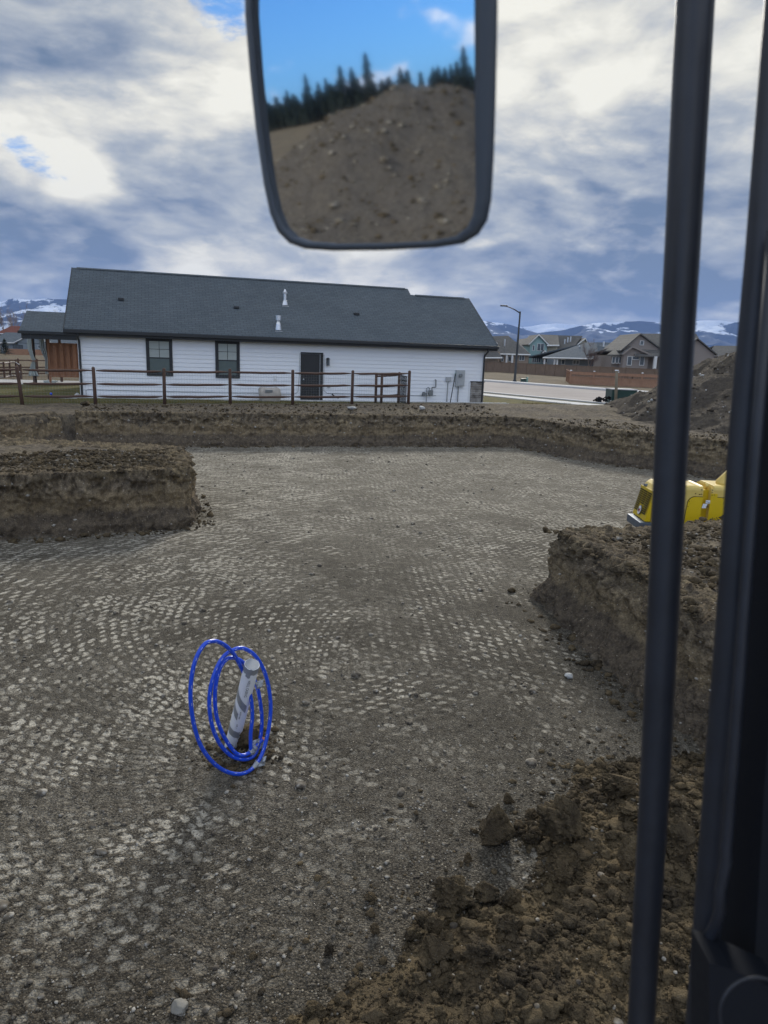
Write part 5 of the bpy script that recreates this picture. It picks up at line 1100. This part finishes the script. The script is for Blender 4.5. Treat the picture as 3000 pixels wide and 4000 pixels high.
# ------------------------------------------------------------------ trench roller behind the right bank
ny = 11.75; cl = on_y(2556, 2040, ny)               # near left corner of the body
RX, RY = cl[0]-.06, ny
rl = thing('trench_roller', 'yellow articulated trench roller standing behind the right earth bank', 'roller', (RX, RY, 0), R_(-1.5))
zt = on_y(2700, 1897, ny)[2]; WID = .66
xj = on_y(2742, 1950, ny)[0]-RX; xk = on_y(2772, 1950, ny)[0]-RX; xe = xk+.92
def hood(x0, x1, zb, zt_, slopeL=0., slopeR=0., name='hood', r=.07):
    # side profile swept across, with rounded long edges
    P0 = [(x0-slopeL*0, zb), (x1, zb), (x1, zt_-slopeR), (x1-.05, zt_-.01), (x1-.14, zt_), (x0+slopeL+.05, zt_), (x0+slopeL*.45+.03, zt_-.05), (x0+slopeL*.2, zt_-.13 if slopeL else zt_-.02)]
    mb = MB(); rows = []
    ys = [(0, .07), (.01, .03), (.035, .008), (.08, 0), (WID-.08, 0), (WID-.035, .008), (WID-.01, .03), (WID, .07)]
    n = len(P0); V_ = []
    for y, dz in ys:
        for (x, z) in P0: V_.append((x, y, z-(dz if z > zt_-.16 else 0)))
    F_ = [(i*n+k, i*n+(k+1) % n, (i+1)*n+(k+1) % n, (i+1)*n+k) for i in range(len(ys)-1) for k in range(n)]+[tuple(range(n))[::-1], tuple((len(ys)-1)*n+k for k in range(n))]
    mb.add(V_, F_); return mb
zgt = on_y(2500, 1918, ny+.4)[2]; zgb = on_y(2520, 2018, ny+.3)[2]
fbdy = hood(-.0, xj, zgb-.12, zt, .07, .0).build('front_hood', M_yellow2, rl, smooth=False, bevel=.006)
rbdy = hood(xk, xe, zgb-.12, zt+.01, .0, .0).build('rear_hood', M_yellow2, rl, smooth=False, bevel=.006)
MB().box(xj-.02, xk+.02, .10, WID-.1, .35, zt-.08).build('articulation_cover', M_yellow, rl)
MB().tube([(xk-.03, .22, zt-.03), (xk+.03, .22, zt-.03)], .05, 12).build('lifting_eye', M_yellow2, rl)
# side panels with dark gap line
def panel(x0, x1, z0, z1, flip):
    pts = []; c = .12
    arc = [(x0+c-c*math.cos(a), z1-c+c*math.sin(a)) for a in np.linspace(0, math.pi/2, 7)]
    pts = [(x0-.03, z0)]+arc+[(x1, z1), (x1, z0)]
    if flip: pts = [(x0+x1-a, b) for a, b in pts]
    return pts
zp = on_y(2720, 1940, ny)[2]
for (a, b_, fl, nm) in ((xj-.24, xj+.0, False, 'a'), (xk+.10, xk+.36, True, 'b')):
    o = MB().prism([(x, -.006, z) for x, z in panel(a-.008, b_+(.008 if fl else -.001), zgb-.1, zp+.008, fl)], (0, .004, 0)).build('panel_gap', M_hole, rl)
    MB().prism([(x, -.012, z) for x, z in panel(a, b_-.002, zgb-.1, zp, fl)], (0, .010, 0)).build('side_panel', M_yellow, rl)
MB().box(xk+.0, xk+.11, -.011, -.001, zgb-.1, zt-.12).build('side_panel', M_yellow, rl)
bol = MB()
for (px, py) in [(2741, 1913), (2733, 1931), (2740, 1930), (2717, 1928), (2692, 1958), (2687, 1978), (2782, 1914), (2781, 1923), (2780, 1934), (2789, 1933), (2822, 1945), (2824, 1964)]:
    q = on_y(px, py, ny-.02); bol.tube([(q[0]-RX, -.016, q[2]), (q[0]-RX, .004, q[2])], .007, 8)
bol.build('bolts', M_hole, rl)
# warning stickers
q = on_y(2761, 1965, ny); s1 = MB().box(q[0]-RX-.036, q[0]-RX+.036, -.0145, -.0125, q[2]-.0, q[2]+.055).build('warning_sticker', M_whitepl, rl)
MB().box(q[0]-RX-.022, q[0]-RX-.012, -.017, -.015, q[2]+.02, q[2]+.042).box(q[0]-RX+.0, q[0]-RX+.028, -.017, -.015, q[2]+.006, q[2]+.012).box(q[0]-RX+.0, q[0]-RX+.028, -.017, -.015, q[2]+.018, q[2]+.024).build('sticker_print', M_meter, s1)
s2 = MB().box(q[0]-RX-.036, q[0]-RX+.036, -.0145, -.0125, q[2]-.082, q[2]-.008).build('warning_sticker', M_whitepl, rl)
tri = MB(); c_ = (q[0]-RX, q[2]-.05)
for k in range(3):
    a0, a1 = math.pi/2+k*2*math.pi/3, math.pi/2+(k+1)*2*math.pi/3
    tri.tube([(c_[0]+.028*math.cos(a0), -.0165, c_[1]+.028*math.sin(a0)), (c_[0]+.028*math.cos(a1), -.0165, c_[1]+.028*math.sin(a1))], .0025, 4)
tri.box(c_[0]-.006, c_[0]+.006, -.018, -.015, c_[1]-.01, c_[1]+.008).build('sticker_print', M_ink, s2)
# exhaust hood
qa = on_y(2801, 1882, ny+.2); qt = on_y(2842, 1830, ny+.25)
xh = qa[0]-RX; hx = qt[0]-RX; MB().tube([(xh+.19, .28, zt-.02), (xh+.19, .28, zt+.03), (hx+.06, .28, qt[2]-.05), (hx+.07, .28, qt[2])], [.19, .185, .075, .03], 20).build('exhaust_hood', M_yellow2, rl, smooth=True)
# grille on the left end
gz0, gz1 = zgb, zt-.14; xo = -.014
gr = MB(); gr.box(xo, xo+.012, .0, WID, gz0-.02, gz1+.02).build('grille_plate', M_yellow, rl); gp_ = bpy.data.objects[-1] if False else rl.children[-1]
sl_m = MB(); nrow_ = 11
for col_ in range(3):
    y0 = .035+col_*.205
    for r0_ in range(nrow_):
        z = gz1-.03-(r0_)*(gz1-gz0-.10)/nrow_
        if col_ == 1 and r0_ > 6: continue
        sl_m.box(xo-.003, xo+.004, y0+.01, y0+.175, z-.019, z)
gs_ = sl_m.build('grille_slots', M_hole, rl)
cy, cz = WID-.13-.205, gz0+.115; cy = .325
em_ = MB().tube([(xo-.006, cy, cz), (xo+.002, cy, cz)], .082, 24).build('round_emblem', M_hole, rl); MB().tube([(xo-.010, cy, cz), (xo-.0065, cy, cz)], .074, 24).build('emblem_face', M_whitepl, em_)
def vs(pts, mt, nm):
    mb = MB()
    for a, b_ in zip(pts[:-1], pts[1:]):
        mb.prism([(xo-.0135, cy-a[0]-.009, cz+a[1]), (xo-.0135, cy-a[0]+.009, cz+a[1]), (xo-.0135, cy-b_[0]+.009, cz+b_[1]), (xo-.0135, cy-b_[0]-.009, cz+b_[1])], (.003, 0, 0))
    return mb.build(nm, mt, em_)
vs([(-.050, .035), (-.030, -.035), (-.004, .020)], M_hole, 'emblem_letter'); vs([(.000, .020), (.020, -.035), (.045, .035)], M_red, 'emblem_letter')
for o_ in (gp_, gs_, em_)+tuple(em_.children):
    for v in o_.data.vertices: v.co.x -= (gz1+.02-v.co.z)*.22
MB().prism([(0, .0, gz1), (0, .0, gz0-.02), (-(gz1-gz0)*.22, .0, gz0-.02)], (0, WID, 0)).build('grille_side', M_yellow, rl)
MB().tube([(-.008, .50, zt-.115), (.05, .50, zt-.115)], .04, 14).build('headlight', M_glass_dark, rl, smooth=False)
bol = MB()
for k in range(7): bol.tube([(xo-.004-.14, .05+k*.09, gz0+.012), (xo+.004-.14, .05+k*.09, gz0+.012)], .010, 8)
bol.build('bolts', M_hole, rl)
MB().box(-.19, .06, -.03, WID+.03, gz0-.17, gz0-.035).build('bumper', M_steel, rl, bevel=.012)
MB().box(xj-.1, xk+.1, .15, WID-.15, .2, .5).box(-.02, xj, .03, WID-.03, .40, gz0-.02).box(xk, xe, .03, WID-.03, .40, gz0-.02).build('chassis', M_steel, rl)
for cx_ in (.30, xe-.32):
    dm = MB().tube([(cx_, -.04, .27), (cx_, WID+.04, .27)], .27, 28).build('drum', M_steel, rl); pd = MB()
    for k in range(14):
        for j in range(4):
            a_ = 2*math.pi*(k+.5*(j % 2))/14; yy = .03+j*.17; ca_, sa_ = math.cos(a_), math.sin(a_)
            pd.prism([(cx_+.265*ca_-.03*sa_, yy, .27+.265*sa_+.03*ca_), (cx_+.265*ca_+.03*sa_, yy, .27+.265*sa_-.03*ca_), (cx_+.315*ca_+.02*sa_, yy, .27+.315*sa_-.02*ca_), (cx_+.315*ca_-.02*sa_, yy, .27+.315*sa_+.02*ca_)], (0, .10, 0))
    pd.build('drum_pads', M_steel, dm)

# ------------------------------------------------------------------ blue water pipe coil and white casing
base_p = on_z(884, 2952, 0); be = np.array([math.cos(R_(48)), math.sin(R_(48)), 0]); bn = np.array([-be[1], be[0], 0])
def zc(x, y): return 700+x*.29392, 2450+y*.29385
def spline(P_, n=8):
    P_ = [np.array(p, float) for p in P_]; out = []
    for i in range(len(P_)-1):
        a, b, c, d = P_[max(i-1, 0)], P_[i], P_[i+1], P_[min(i+2, len(P_)-1)]
        for k in range(n): t = k/n; out.append(.5*((2*b)+(c-a)*t+(2*a-5*b+4*c-d)*t*t+(3*b-a-3*c+d)*t**3))
    return out+[P_[-1]]
bo = on_z(*zc(820, 1985), 0.0); bi = on_z(*zc(880, 1800), 0.02)
# one continuous pipe: from the dirt up the back, round the outer loop, then the two inner loops to the taped end
seq = [(950, 1420, 1.0), (972, 1200, 1.), (962, 1000, 1.), (930, 850, 1.), (870, 640, 1.), (800, 490, .9), (720, 350, .7), (600, 235, .4), (470, 185, .15), (340, 225, 0), (230, 400, 0), (168, 640, 0), (150, 950, 0), (195, 1290, 0), (290, 1580, 0), (450, 1800, 0), (640, 1925, 0), (820, 1950, 0), (970, 1880, .05), (1090, 1710, .1), (1170, 1450, .25), (1215, 1130, .4), (1195, 830, .6), (1120, 560, .8), (1000, 370, .9), (850, 280, 1), (720, 300, 1.), (590, 390, 1), (490, 560, 1), (420, 790, 1), (400, 1020, 1), (430, 1280, 1), (510, 1500, 1), (620, 1650, 1), (740, 1735, 1), (880, 1758, 1), (985, 1715, 1.05), (1050, 1600, 1.1), (1090, 1400, 1.15), (1098, 1200, 1.2), (1075, 980, 1.2), (1030, 780, 1.2), (950, 600, 1.2), (850, 470, 1.15), (740, 410, 1.1), (640, 420, 1.1), (550, 530, 1.1), (490, 740, 1.1), (475, 960, 1.1), (500, 1200, 1.1), (570, 1400, 1.1), (660, 1560, 1.1), (760, 1680, 1.05), (860, 1700, 1.), (960, 1650, 1.), (1040, 1560, 1.), (1110, 1490, 1.)]
pts = []
for (x, y, k_) in seq:
    p0 = bo*(1-k_)+bi*k_; pts.append(on_plane(*zc(x, y), p0, bn))
pts[0] = pts[0]; pts = [pts[0]+np.array([0, 0, -.15])]+pts
coil = thing('pipe_coil', 'coil of bright blue water pipe standing on edge in the pit floor', 'pipe coil', (float(bo[0]), float(bo[1]), 0)); O_ = np.array([bo[0], bo[1], 0])
SP = [p-O_ for p in spline(pts, 7)]
MB().tube(SP, .0150, 14).build('hose', M_blue, coil, smooth=True)
pd_ = MB()
for i in range(12, len(SP)-20, 5):
    a_, b_ = SP[i], SP[i+1]; t_ = (b_-a_)/np.linalg.norm(b_-a_); w_ = EYEP-O_-a_; w_ = w_-t_*w_.dot(t_); w_ /= np.linalg.norm(w_); s__ = np.cross(t_, w_); w_ = w_*.94-s__*.34
    pd_.tube([a_+w_*.0146, a_+w_*.0146+t_*.022], .0012, 4)
pd_.build('printed_marks', M_whitepl, coil)
e0, e1 = SP[-4], SP[-1]; dv = (e1-e0)/np.linalg.norm(e1-e0); MB().tube([e1-dv*.004, e1+dv*.012], .0165, 12).build('end_cap', M_orange, coil)
def wrap(i0, i1, r, seed, parent, extra=None):
    rr = np.random.default_rng(seed); P_ = SP[i0:i1]; n = 16; vs_ = []
    return MB().tube(P_, [r*(1+.18*rr.normal()) for _ in P_], 9).build('duct_tape', M_tape, parent)
N_ = len(SP); wrap(N_-17, N_-9, .027, 4, coil); 
j = int(np.argmin([np.linalg.norm(p-(on_plane(*zc(1010, 1850), bo, bn)-O_)) for p in SP])); wrap(j-3, j+3, .018, 5, coil)
def rag(c, sx, sy, seed, parent, tilt=(0, 0)):
    t = np.linspace(-1, 1, 9); a, b_ = np.meshgrid(t, t); P_ = np.column_stack([a.ravel(), b_.ravel()]); h = fbm(P_, 1.6, 3, .6, seed)*.022
    right = np.array([.9, .1, .35]); upv = np.array([-.1, .3, .9]); nn = np.cross(right, upv)
    V_ = c+right*(a.ravel()*sx)[:, None]*(1+.25*b_.ravel()[:, None])+upv*(b_.ravel()*sy)[:, None]+nn*h[:, None]
    o = link('duct_tape', np_mesh('duct_tape', V_, grid_faces(9, 9)), M_tape, parent, smooth=True); s_ = o.modifiers.new('t', 'SOLIDIFY'); s_.thickness = .001; return o
rag(on_plane(*zc(1085, 1800), bo, bn)-O_, .040, .035, 6, coil); rag(on_plane(*zc(1020, 1545), bi, bn)-O_, .028, .03, 7, coil); rag(on_plane(*zc(1085, 1570), bi, bn)-O_, .022, .032, 8, coil)
# white casing pipe, leaning right
pb_ = on_z(*zc(672, 1640), 0.0); pb_[1] += .10; dY = pb_[1]; pb_ = on_y(*zc(690, 1600), dY); ct_ = on_plane(*zc(968, 495), bi, bn); ptp = on_y(*zc(968, 495), ct_[1]-.10)
ax = ptp-pb_; LN = np.linalg.norm(ax); axn = ax/LN; RAD = .0575
cas = thing('casing_pipe', 'white plastic casing pipe bound with silver tape, leaning right inside the blue coil', 'pipe', tuple(pb_))
vw = EYEP-pb_; vw = vw-axn*vw.dot(axn); vw /= np.linalg.norm(vw); sd_ = np.cross(vw, axn); sd_ = sd_ if sd_[0] > 0 else -sd_       # vw towards us, sd_ to the right
def cyl(u, th, r=RAD): return axn*u+(vw*math.cos(th)+sd_*math.sin(th))*r
n = 40; V_ = []; us = [-.16, 0, LN*.5, LN-.01]
for k in range(n):
    th = 2*math.pi*k/n; u0 = -.16+.13*max(0, math.sin(th))+.02*math.sin(5*th); V_ += [cyl(u0, th), cyl(LN, th), cyl(LN, th, RAD*.9), cyl(u0, th, RAD*.9)]
F_ = [(4*k+j, 4*((k+1) % n)+j, 4*((k+1) % n)+(j+1) % 4, 4*k+(j+1) % 4) for k in range(n) for j in range(4)]
MB().add(V_, F_).build('tube', M_pvc, cas, smooth=False)
def band(u_of, th0, th1, w_, wig=0.):
    m_ = 30; V_ = []; F_ = []
    for i in range(m_):
        th = th0+(th1-th0)*i/(m_-1); u = u_of(th)
        for j, s_ in enumerate(np.linspace(-1, 1, 5)): V_.append(cyl(u+s_*w_/2+wig*math.sin(9*th+s_), th, RAD+.0012+.0006*math.sin(th*23+s_*9)*(1 if wig else .3)))
    for i in range(m_-1):
        for j in range(4): F_.append((i*5+j, i*5+j+1, (i+1)*5+j+1, (i+1)*5+j))
    return MB().add(V_, F_).build('duct_tape', M_tape, cas, smooth=True)
band(lambda t: LN-.03, -math.pi, math.pi, .06, .004); band(lambda t: LN-.065, -.5, .15, .05, .006)
band(lambda t: LN*.60-.075*t, -1.7, .75, .085); band(lambda t: LN*.44-.075*t, -1.7, -.15, .08); band(lambda t: LN*.245-.022*t, -1.6, .75, .075, .002)
MB().tube([np.array([0, 0, 0])+cyl(LN, 0, 0)*1.0, cyl(LN+.004, 0, 0)], RAD*.92, 20).build('tape_cover', M_tape, cas)
rag(cyl(LN*.80, 1.6, RAD+.035), .030, .03, 15, cas)
def pipe_text(txt, size, u0, th0, grow):
    cu = bpy.data.curves.new('lettering', 'FONT'); cu.body = txt; cu.size = size; cu.resolution_u = 2; tmp = bpy.data.objects.new('lettering_tmp', cu); C.objects.link(tmp)
    dg = bpy.context.evaluated_depsgraph_get(); me = bpy.data.meshes.new_from_object(tmp.evaluated_get(dg)); bpy.data.objects.remove(tmp)
    for v in me.vertices:
        p = cyl(u0-v.co.x, th0+v.co.y/RAD, RAD+.0012); v.co = Vector(p)
    link('lettering', me, M_ink, cas)
pipe_text('WELL CASING', .030, LN*.885, .02, 1); pipe_text('4" CRESTLINE', .040, LN*.12, -.25, 1); pipe_text('ASTM F480', .018, LN*.52, .0, 1); pipe_text('SDR 17', .018, LN*.37, -.05, 1)
q = on_z(*zc(870, 1700), 0.)
for (x, y, r, st_, lab) in [(890, 1690, .10, (1, .8, 1.15), 'dark clod of earth wedged between the white casing and the coil'), (930, 1480, .06, (1.2, .9, .8), 'crumbly clod where the blue pipe enters the ground')]:
    q = on_z(*zc(x, y), 0.); v = clod_shape(4, x, .5, .95)*r*np.array(st_); v[:, 2] -= v[:, 2].min()*.8; o = link('dirt_clod', np_mesh('dirt_clod', v, ICO[4][1]), M_clod); o.location = (q[0]+.02, q[1]+.08, 0); tag(o, lab, 'dirt clod')
a = rng.normal(size=(420, 2))*.16+on_z(*zc(820, 1650), 0)[:2]; rubble('coil_crumbs', np.column_stack([a, hz_(a)]), np.clip(.008+.007*rng.pareto(2.2, len(a)), 0, .035), 2, M_clod, label='loose crumbs of earth round the foot of the blue coil', cat='loose earth')

# ------------------------------------------------------------------ machine we sit in: bars, door post and mirror at arm's length
cab = thing('excavator_cab', 'black cab frame of the machine the picture is taken from, with guard bars and mirror', 'machine cab', (0, 0, 0))
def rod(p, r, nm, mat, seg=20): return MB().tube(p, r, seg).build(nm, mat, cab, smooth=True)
b1 = [at_depth(2723, -160, .74), at_depth(2716, 0, .745), at_depth(2664, 1000, .76), at_depth(2624, 1700, .775), at_depth(2590, 2400, .79), at_depth(2561, 3000, .80), at_depth(2504, 4000, .82), at_depth(2493, 4200, .825)]
r1 = [q*.93/2/FPX*d for q, d in ((156, .74), (155, .745), (142, .76), (134, .775), (126, .79), (120, .80), (108, .82), (107, .825))]
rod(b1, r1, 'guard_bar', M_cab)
b2 = [at_depth(3062, -160, .66), at_depth(3050, 0, .66), at_depth(2967, 1000, .67), at_depth(2903, 1700, .68), at_depth(2860, 2400, .695), at_depth(2808, 3000, .71), at_depth(2735, 4000, .73), at_depth(2722, 4200, .73)]
r2 = [q/FPX*.69 for q in (56, 56, 52, 52, 58, 53, 56, 56)]
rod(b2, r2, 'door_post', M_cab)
rim = [at_depth(3020, 900, .64), at_depth(2950, 1800, .655), at_depth(2905, 2400, .665), at_depth(2862, 3000, .675), at_depth(2835, 3320, .68), at_depth(2838, 3360, .68), at_depth(2812, 3480, .685), at_depth(2812, 3560, .685), at_depth(2790, 3620, .69), at_depth(2755, 3680, .70), at_depth(2745, 4100, .71)]
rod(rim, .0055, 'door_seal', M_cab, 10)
# door panel: thick slab to the right, running back beside the seat
pa = [at_depth(3090, -700, .72), at_depth(2975, 1000, .735), at_depth(2905, 2000, .745), at_depth(2835, 3000, .76), at_depth(2760, 4400, .78)]
mb = MB(); V_ = []
for p in pa: V_ += [p, p+np.array([.62, .02, 0]), p+np.array([.66, -.85, 0]), p+np.array([.60, -.85, 0]), p+np.array([.56, -.05, 0]), p+np.array([.015, -.05, 0])]
nseg = 6; mb.add(V_, [(i*nseg+k, i*nseg+(k+1) % nseg, (i+1)*nseg+(k+1) % nseg, (i+1)*nseg+k) for i in range(len(pa)-1) for k in range(nseg)]+[tuple(range(nseg))[::-1], tuple((len(pa)-1)*nseg+k for k in range(nseg))]); mb.build('door_panel', M_cabd, cab)
cc = at_depth(2955, 3960, .62); ring = [cc+np.array([_R[0]*math.cos(a), _R[1]*math.cos(a), _R[2]*math.cos(a)])*.032+_V*math.sin(a)*.032 for a in np.linspace(0, 2*math.pi, 28, endpoint=False)]
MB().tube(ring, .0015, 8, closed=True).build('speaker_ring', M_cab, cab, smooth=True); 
lp = [at_depth(2770, 3760, .66), at_depth(2860, 3790, .66), at_depth(3060, 3880, .66), at_depth(3060, 4150, .66), at_depth(2770, 4150, .66)]
MB().prism(lp, np.array([0, .04, 0])).build('door_pocket', M_cabd, cab)
# mirror
cdir = ray(1450, 500); cdir /= np.linalg.norm(cdir); MC = EYEP+cdir*.66
d0 = ray(1450, 345); d0 /= np.linalg.norm(d0); az = R_(245); el = R_(3.4); r0_ = np.array([math.sin(az)*math.cos(el), math.cos(az)*math.cos(el), math.sin(el)]); mn = r0_-d0; mn /= np.linalg.norm(mn)
outl = [(1010, -420), (975, -300), (955, -100), (957, 60), (975, 280), (998, 500), (1030, 720), (1055, 835), (1085, 905), (1130, 950), (1190, 972), (1300, 980), (1500, 978), (1700, 968), (1810, 952), (1870, 915), (1905, 860), (1920, 780), (1930, 600), (1938, 350), (1944, 50), (1946, -200), (1925, -340), (1870, -420), (1750, -460), (1150, -470)]
inl = [(1035, -395), (1000, -290), (983, -100), (985, 60), (1002, 280), (1024, 500), (1054, 715), (1078, 820), (1105, 885), (1145, 926), (1200, 945), (1300, 952), (1500, 950), (1690, 940), (1780, 922), (1825, 885), (1848, 840), (1858, 770), (1856, 600), (1854, 350), (1853, 50), (1852, -200), (1840, -320), (1800, -385), (1700, -425), (1170, -435)]
def mp(p, off=0.): return on_plane(p[0], p[1], MC+mn*off, mn)
n = len(outl); V_ = [mp(p, .006) for p in outl]+[mp(p, .006) for p in inl]+[mp(p, 0) for p in inl]+[mp(p, -.03)*1.0 for p in outl]
ctr = sum(V_[:n])/n
V_ = [mp(p, .002) for p in outl]+[mp(p, .006)*.5+mp(q_, .006)*.5 for p, q_ in zip(outl, inl)]+[mp(q_, .005) for q_ in inl]+[mp(q_, -.001) for q_ in inl]
back = [ctr+(v-ctr)*.90-mn*.018 for v in V_[:n]]; back2 = [ctr+(v-ctr)*.66-mn*.026 for v in V_[:n]]; V_ += back+back2
F_ = [(r*n+k, r*n+(k+1) % n, (r+1)*n+(k+1) % n, (r+1)*n+k) for r in range(3) for k in range(n)]+[(k, (k+1) % n, 4*n+(k+1) % n, 4*n+k) for k in range(n)]+[(4*n+k, 4*n+(k+1) % n, 5*n+(k+1) % n, 5*n+k) for k in range(n)]+[tuple(5*n+k for k in range(n))]
mr_ = MB().add(V_, F_).build('mirror', M_rim, cab, smooth=True)
me = bpy.data.meshes.new('mirror_glass'); me.from_pydata([tuple(mp(q_, .0005)) for q_ in inl], [], [tuple(range(n))]); me.update(); go = link('mirror_glass', me, M_mirror, mr_)
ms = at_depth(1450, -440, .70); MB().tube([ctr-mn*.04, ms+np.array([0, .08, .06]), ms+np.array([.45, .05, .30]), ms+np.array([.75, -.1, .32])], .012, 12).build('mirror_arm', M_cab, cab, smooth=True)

# ------------------------------------------------------------------ what the mirror shows: spoil mound, hillside and conifers behind the machine
vd = np.array([math.sin(az), math.cos(az)]); sv = np.array([vd[1], -vd[0]]); mc = vd*11.5+sv*.2
o, MP2, mh2, md2 = mound('dirt_mound', 'broad mound of stony soil behind the machine, visible only in the mirror', mc[0], mc[1], 8.0, 4.15, 300, 13., -.05, mat=M_stonysoil)
k = rng.permutation(np.where((md2 < .98) & (MP2 @ vd < 12))[0])[:9000]; rubble('mirrored_mound_clods', np.column_stack([MP2[k], mh2[k]]), np.clip(.008+.009*rng.pareto(2.2, len(k)), 0, .05), 2, M_clod, label='clods and stones on the mound reflected in the mirror', cat='loose earth')
k = rng.permutation(np.where((md2 < .98) & (MP2 @ vd < 12))[0])[:3600]; rubble('mirrored_mound_stones', np.column_stack([MP2[k], mh2[k]]), np.clip(.016+.014*rng.pareto(2.0, len(k)), 0, .08), 1, M_pebble, .6, .2, label='pale stones on the mound reflected in the mirror', cat='stones')
c0 = None
lbl = ['tallest conifer on the hill in the mirror, left of the middle', 'tall conifer at the right edge of the mirror', 'pointed conifer left of the tallest one in the mirror', 'conifer between the two pointed ones in the mirror', 'rounded conifer right of the middle in the mirror', 'short conifer beside the rounded one in the mirror', 'small conifer low on the left slope in the mirror', 'second small conifer on the left slope in the mirror', 'dark conifer at the far left of the mirrored treeline', 'slim conifer on the left slope near the middle of the mirror', 'small conifer on the right ridge in the mirror', 'little conifer further right on the ridge in the mirror', 'squat conifer on the right ridge close to the tall one', 'conifer low beside the left mirror edge']
mt_px = [(1425, 205, .9), (1808, 180, 1.), (1325, 255, 1.1), (1370, 262, 1.2), (1560, 262, 1.3), (1590, 290, 1.1), (1270, 305, 1.2), (1240, 320, 1.1), (1118, 350, 1.), (1190, 290, .8), (1710, 255, 1.1), (1690, 262, 1.2), (1760, 250, 1.2), (1040, 395, 1.3)]
def refl(px, py):
    d = ray(px, py); d = d/np.linalg.norm(d); h_ = on_plane(px, py, MC, mn); return h_, d-2*mn*d.dot(mn)
for i, ((px, py, wk), lab) in enumerate(zip(mt_px, lbl)):
    h_, r = refl(px, py); D_ = 250+i*3; s_ = D_/np.hypot(r[0], r[1]); p = h_+r*s_; zb = float(top_z(np.array([[p[0], p[1]]]))[0]); conifer('conifer', lab, (p[0], p[1], zb-1), max(p[2]-zb+1, 3), (max(p[2]-zb+1, 3))*.34*wk, 20+i, 'conifers on the hill in the mirror')
tl = []
for j in range(260):
    h_, r = refl(rng.uniform(960, 1950), 400); D_ = rng.uniform(225, 330); s_ = D_/np.hypot(r[0], r[1]); p = h_+r*s_; tl.append((p[0], p[1], rng.uniform(4.0, 8.5)))
TV = []; n_ = 160
for (x, y, h) in tl:
    zb = float(top_z(np.array([[x, y]]))[0]); u = rng.uniform(0, 1, n_)**.7; z = h*(1-u)+h*.05; rad = h*.24*u*rng.uniform(.3, 1, n_); a = rng.uniform(0, 6.283, n_); q = h*.10*rng.uniform(.6, 1.2, n_); c_, s_ = np.cos(a), np.sin(a)
    TV.append(np.stack([np.stack([x+rad*c_-s_*q, y+rad*s_+c_*q, zb+z], -1), np.stack([x+(rad+q)*c_, y+(rad+q)*s_, zb+z-q], -1), np.stack([x+rad*c_+s_*q, y+rad*s_-c_*q, zb+z], -1), np.stack([x+rad*c_*.5, y+rad*s_*.5, zb+z+q], -1)], 1).reshape(-1, 3))
TV = np.vstack(TV); tag(link('treeline', np_mesh('treeline', TV, np.arange(len(TV)).reshape(-1, 4)), M_needle), 'distant band of dark conifers along the hilltop seen in the mirror', 'wood', kind='stuff')
print('MIRROR dirs', refl(1450, 345), refl(1450, 0), refl(1450, 950), refl(1000, 345), refl(1880, 345))

# ------------------------------------------------------------------ air: one even box of haze round everything
hz_mat = bpy.data.materials.new('haze'); hz_mat.use_nodes = True; hn = hz_mat.node_tree; hn.nodes.clear()
hv = hn.nodes.new('ShaderNodeVolumePrincipled'); hv.inputs['Color'].default_value = (.32, .50, 1, 1); hv.inputs['Density'].default_value = HAZE; hv.inputs['Anisotropy'].default_value = .2
ho = hn.nodes.new('ShaderNodeOutputMaterial'); hn.links.new(hv.outputs[0], ho.inputs['Volume'])
if HAZE > 0:
    hb = MB().box(-16000, 16000, -16000, 16000, -30, 760).build('haze', hz_mat); tag(hb, kind='stuff', label='thin blue air between the camera and the mountains', cat='haze')
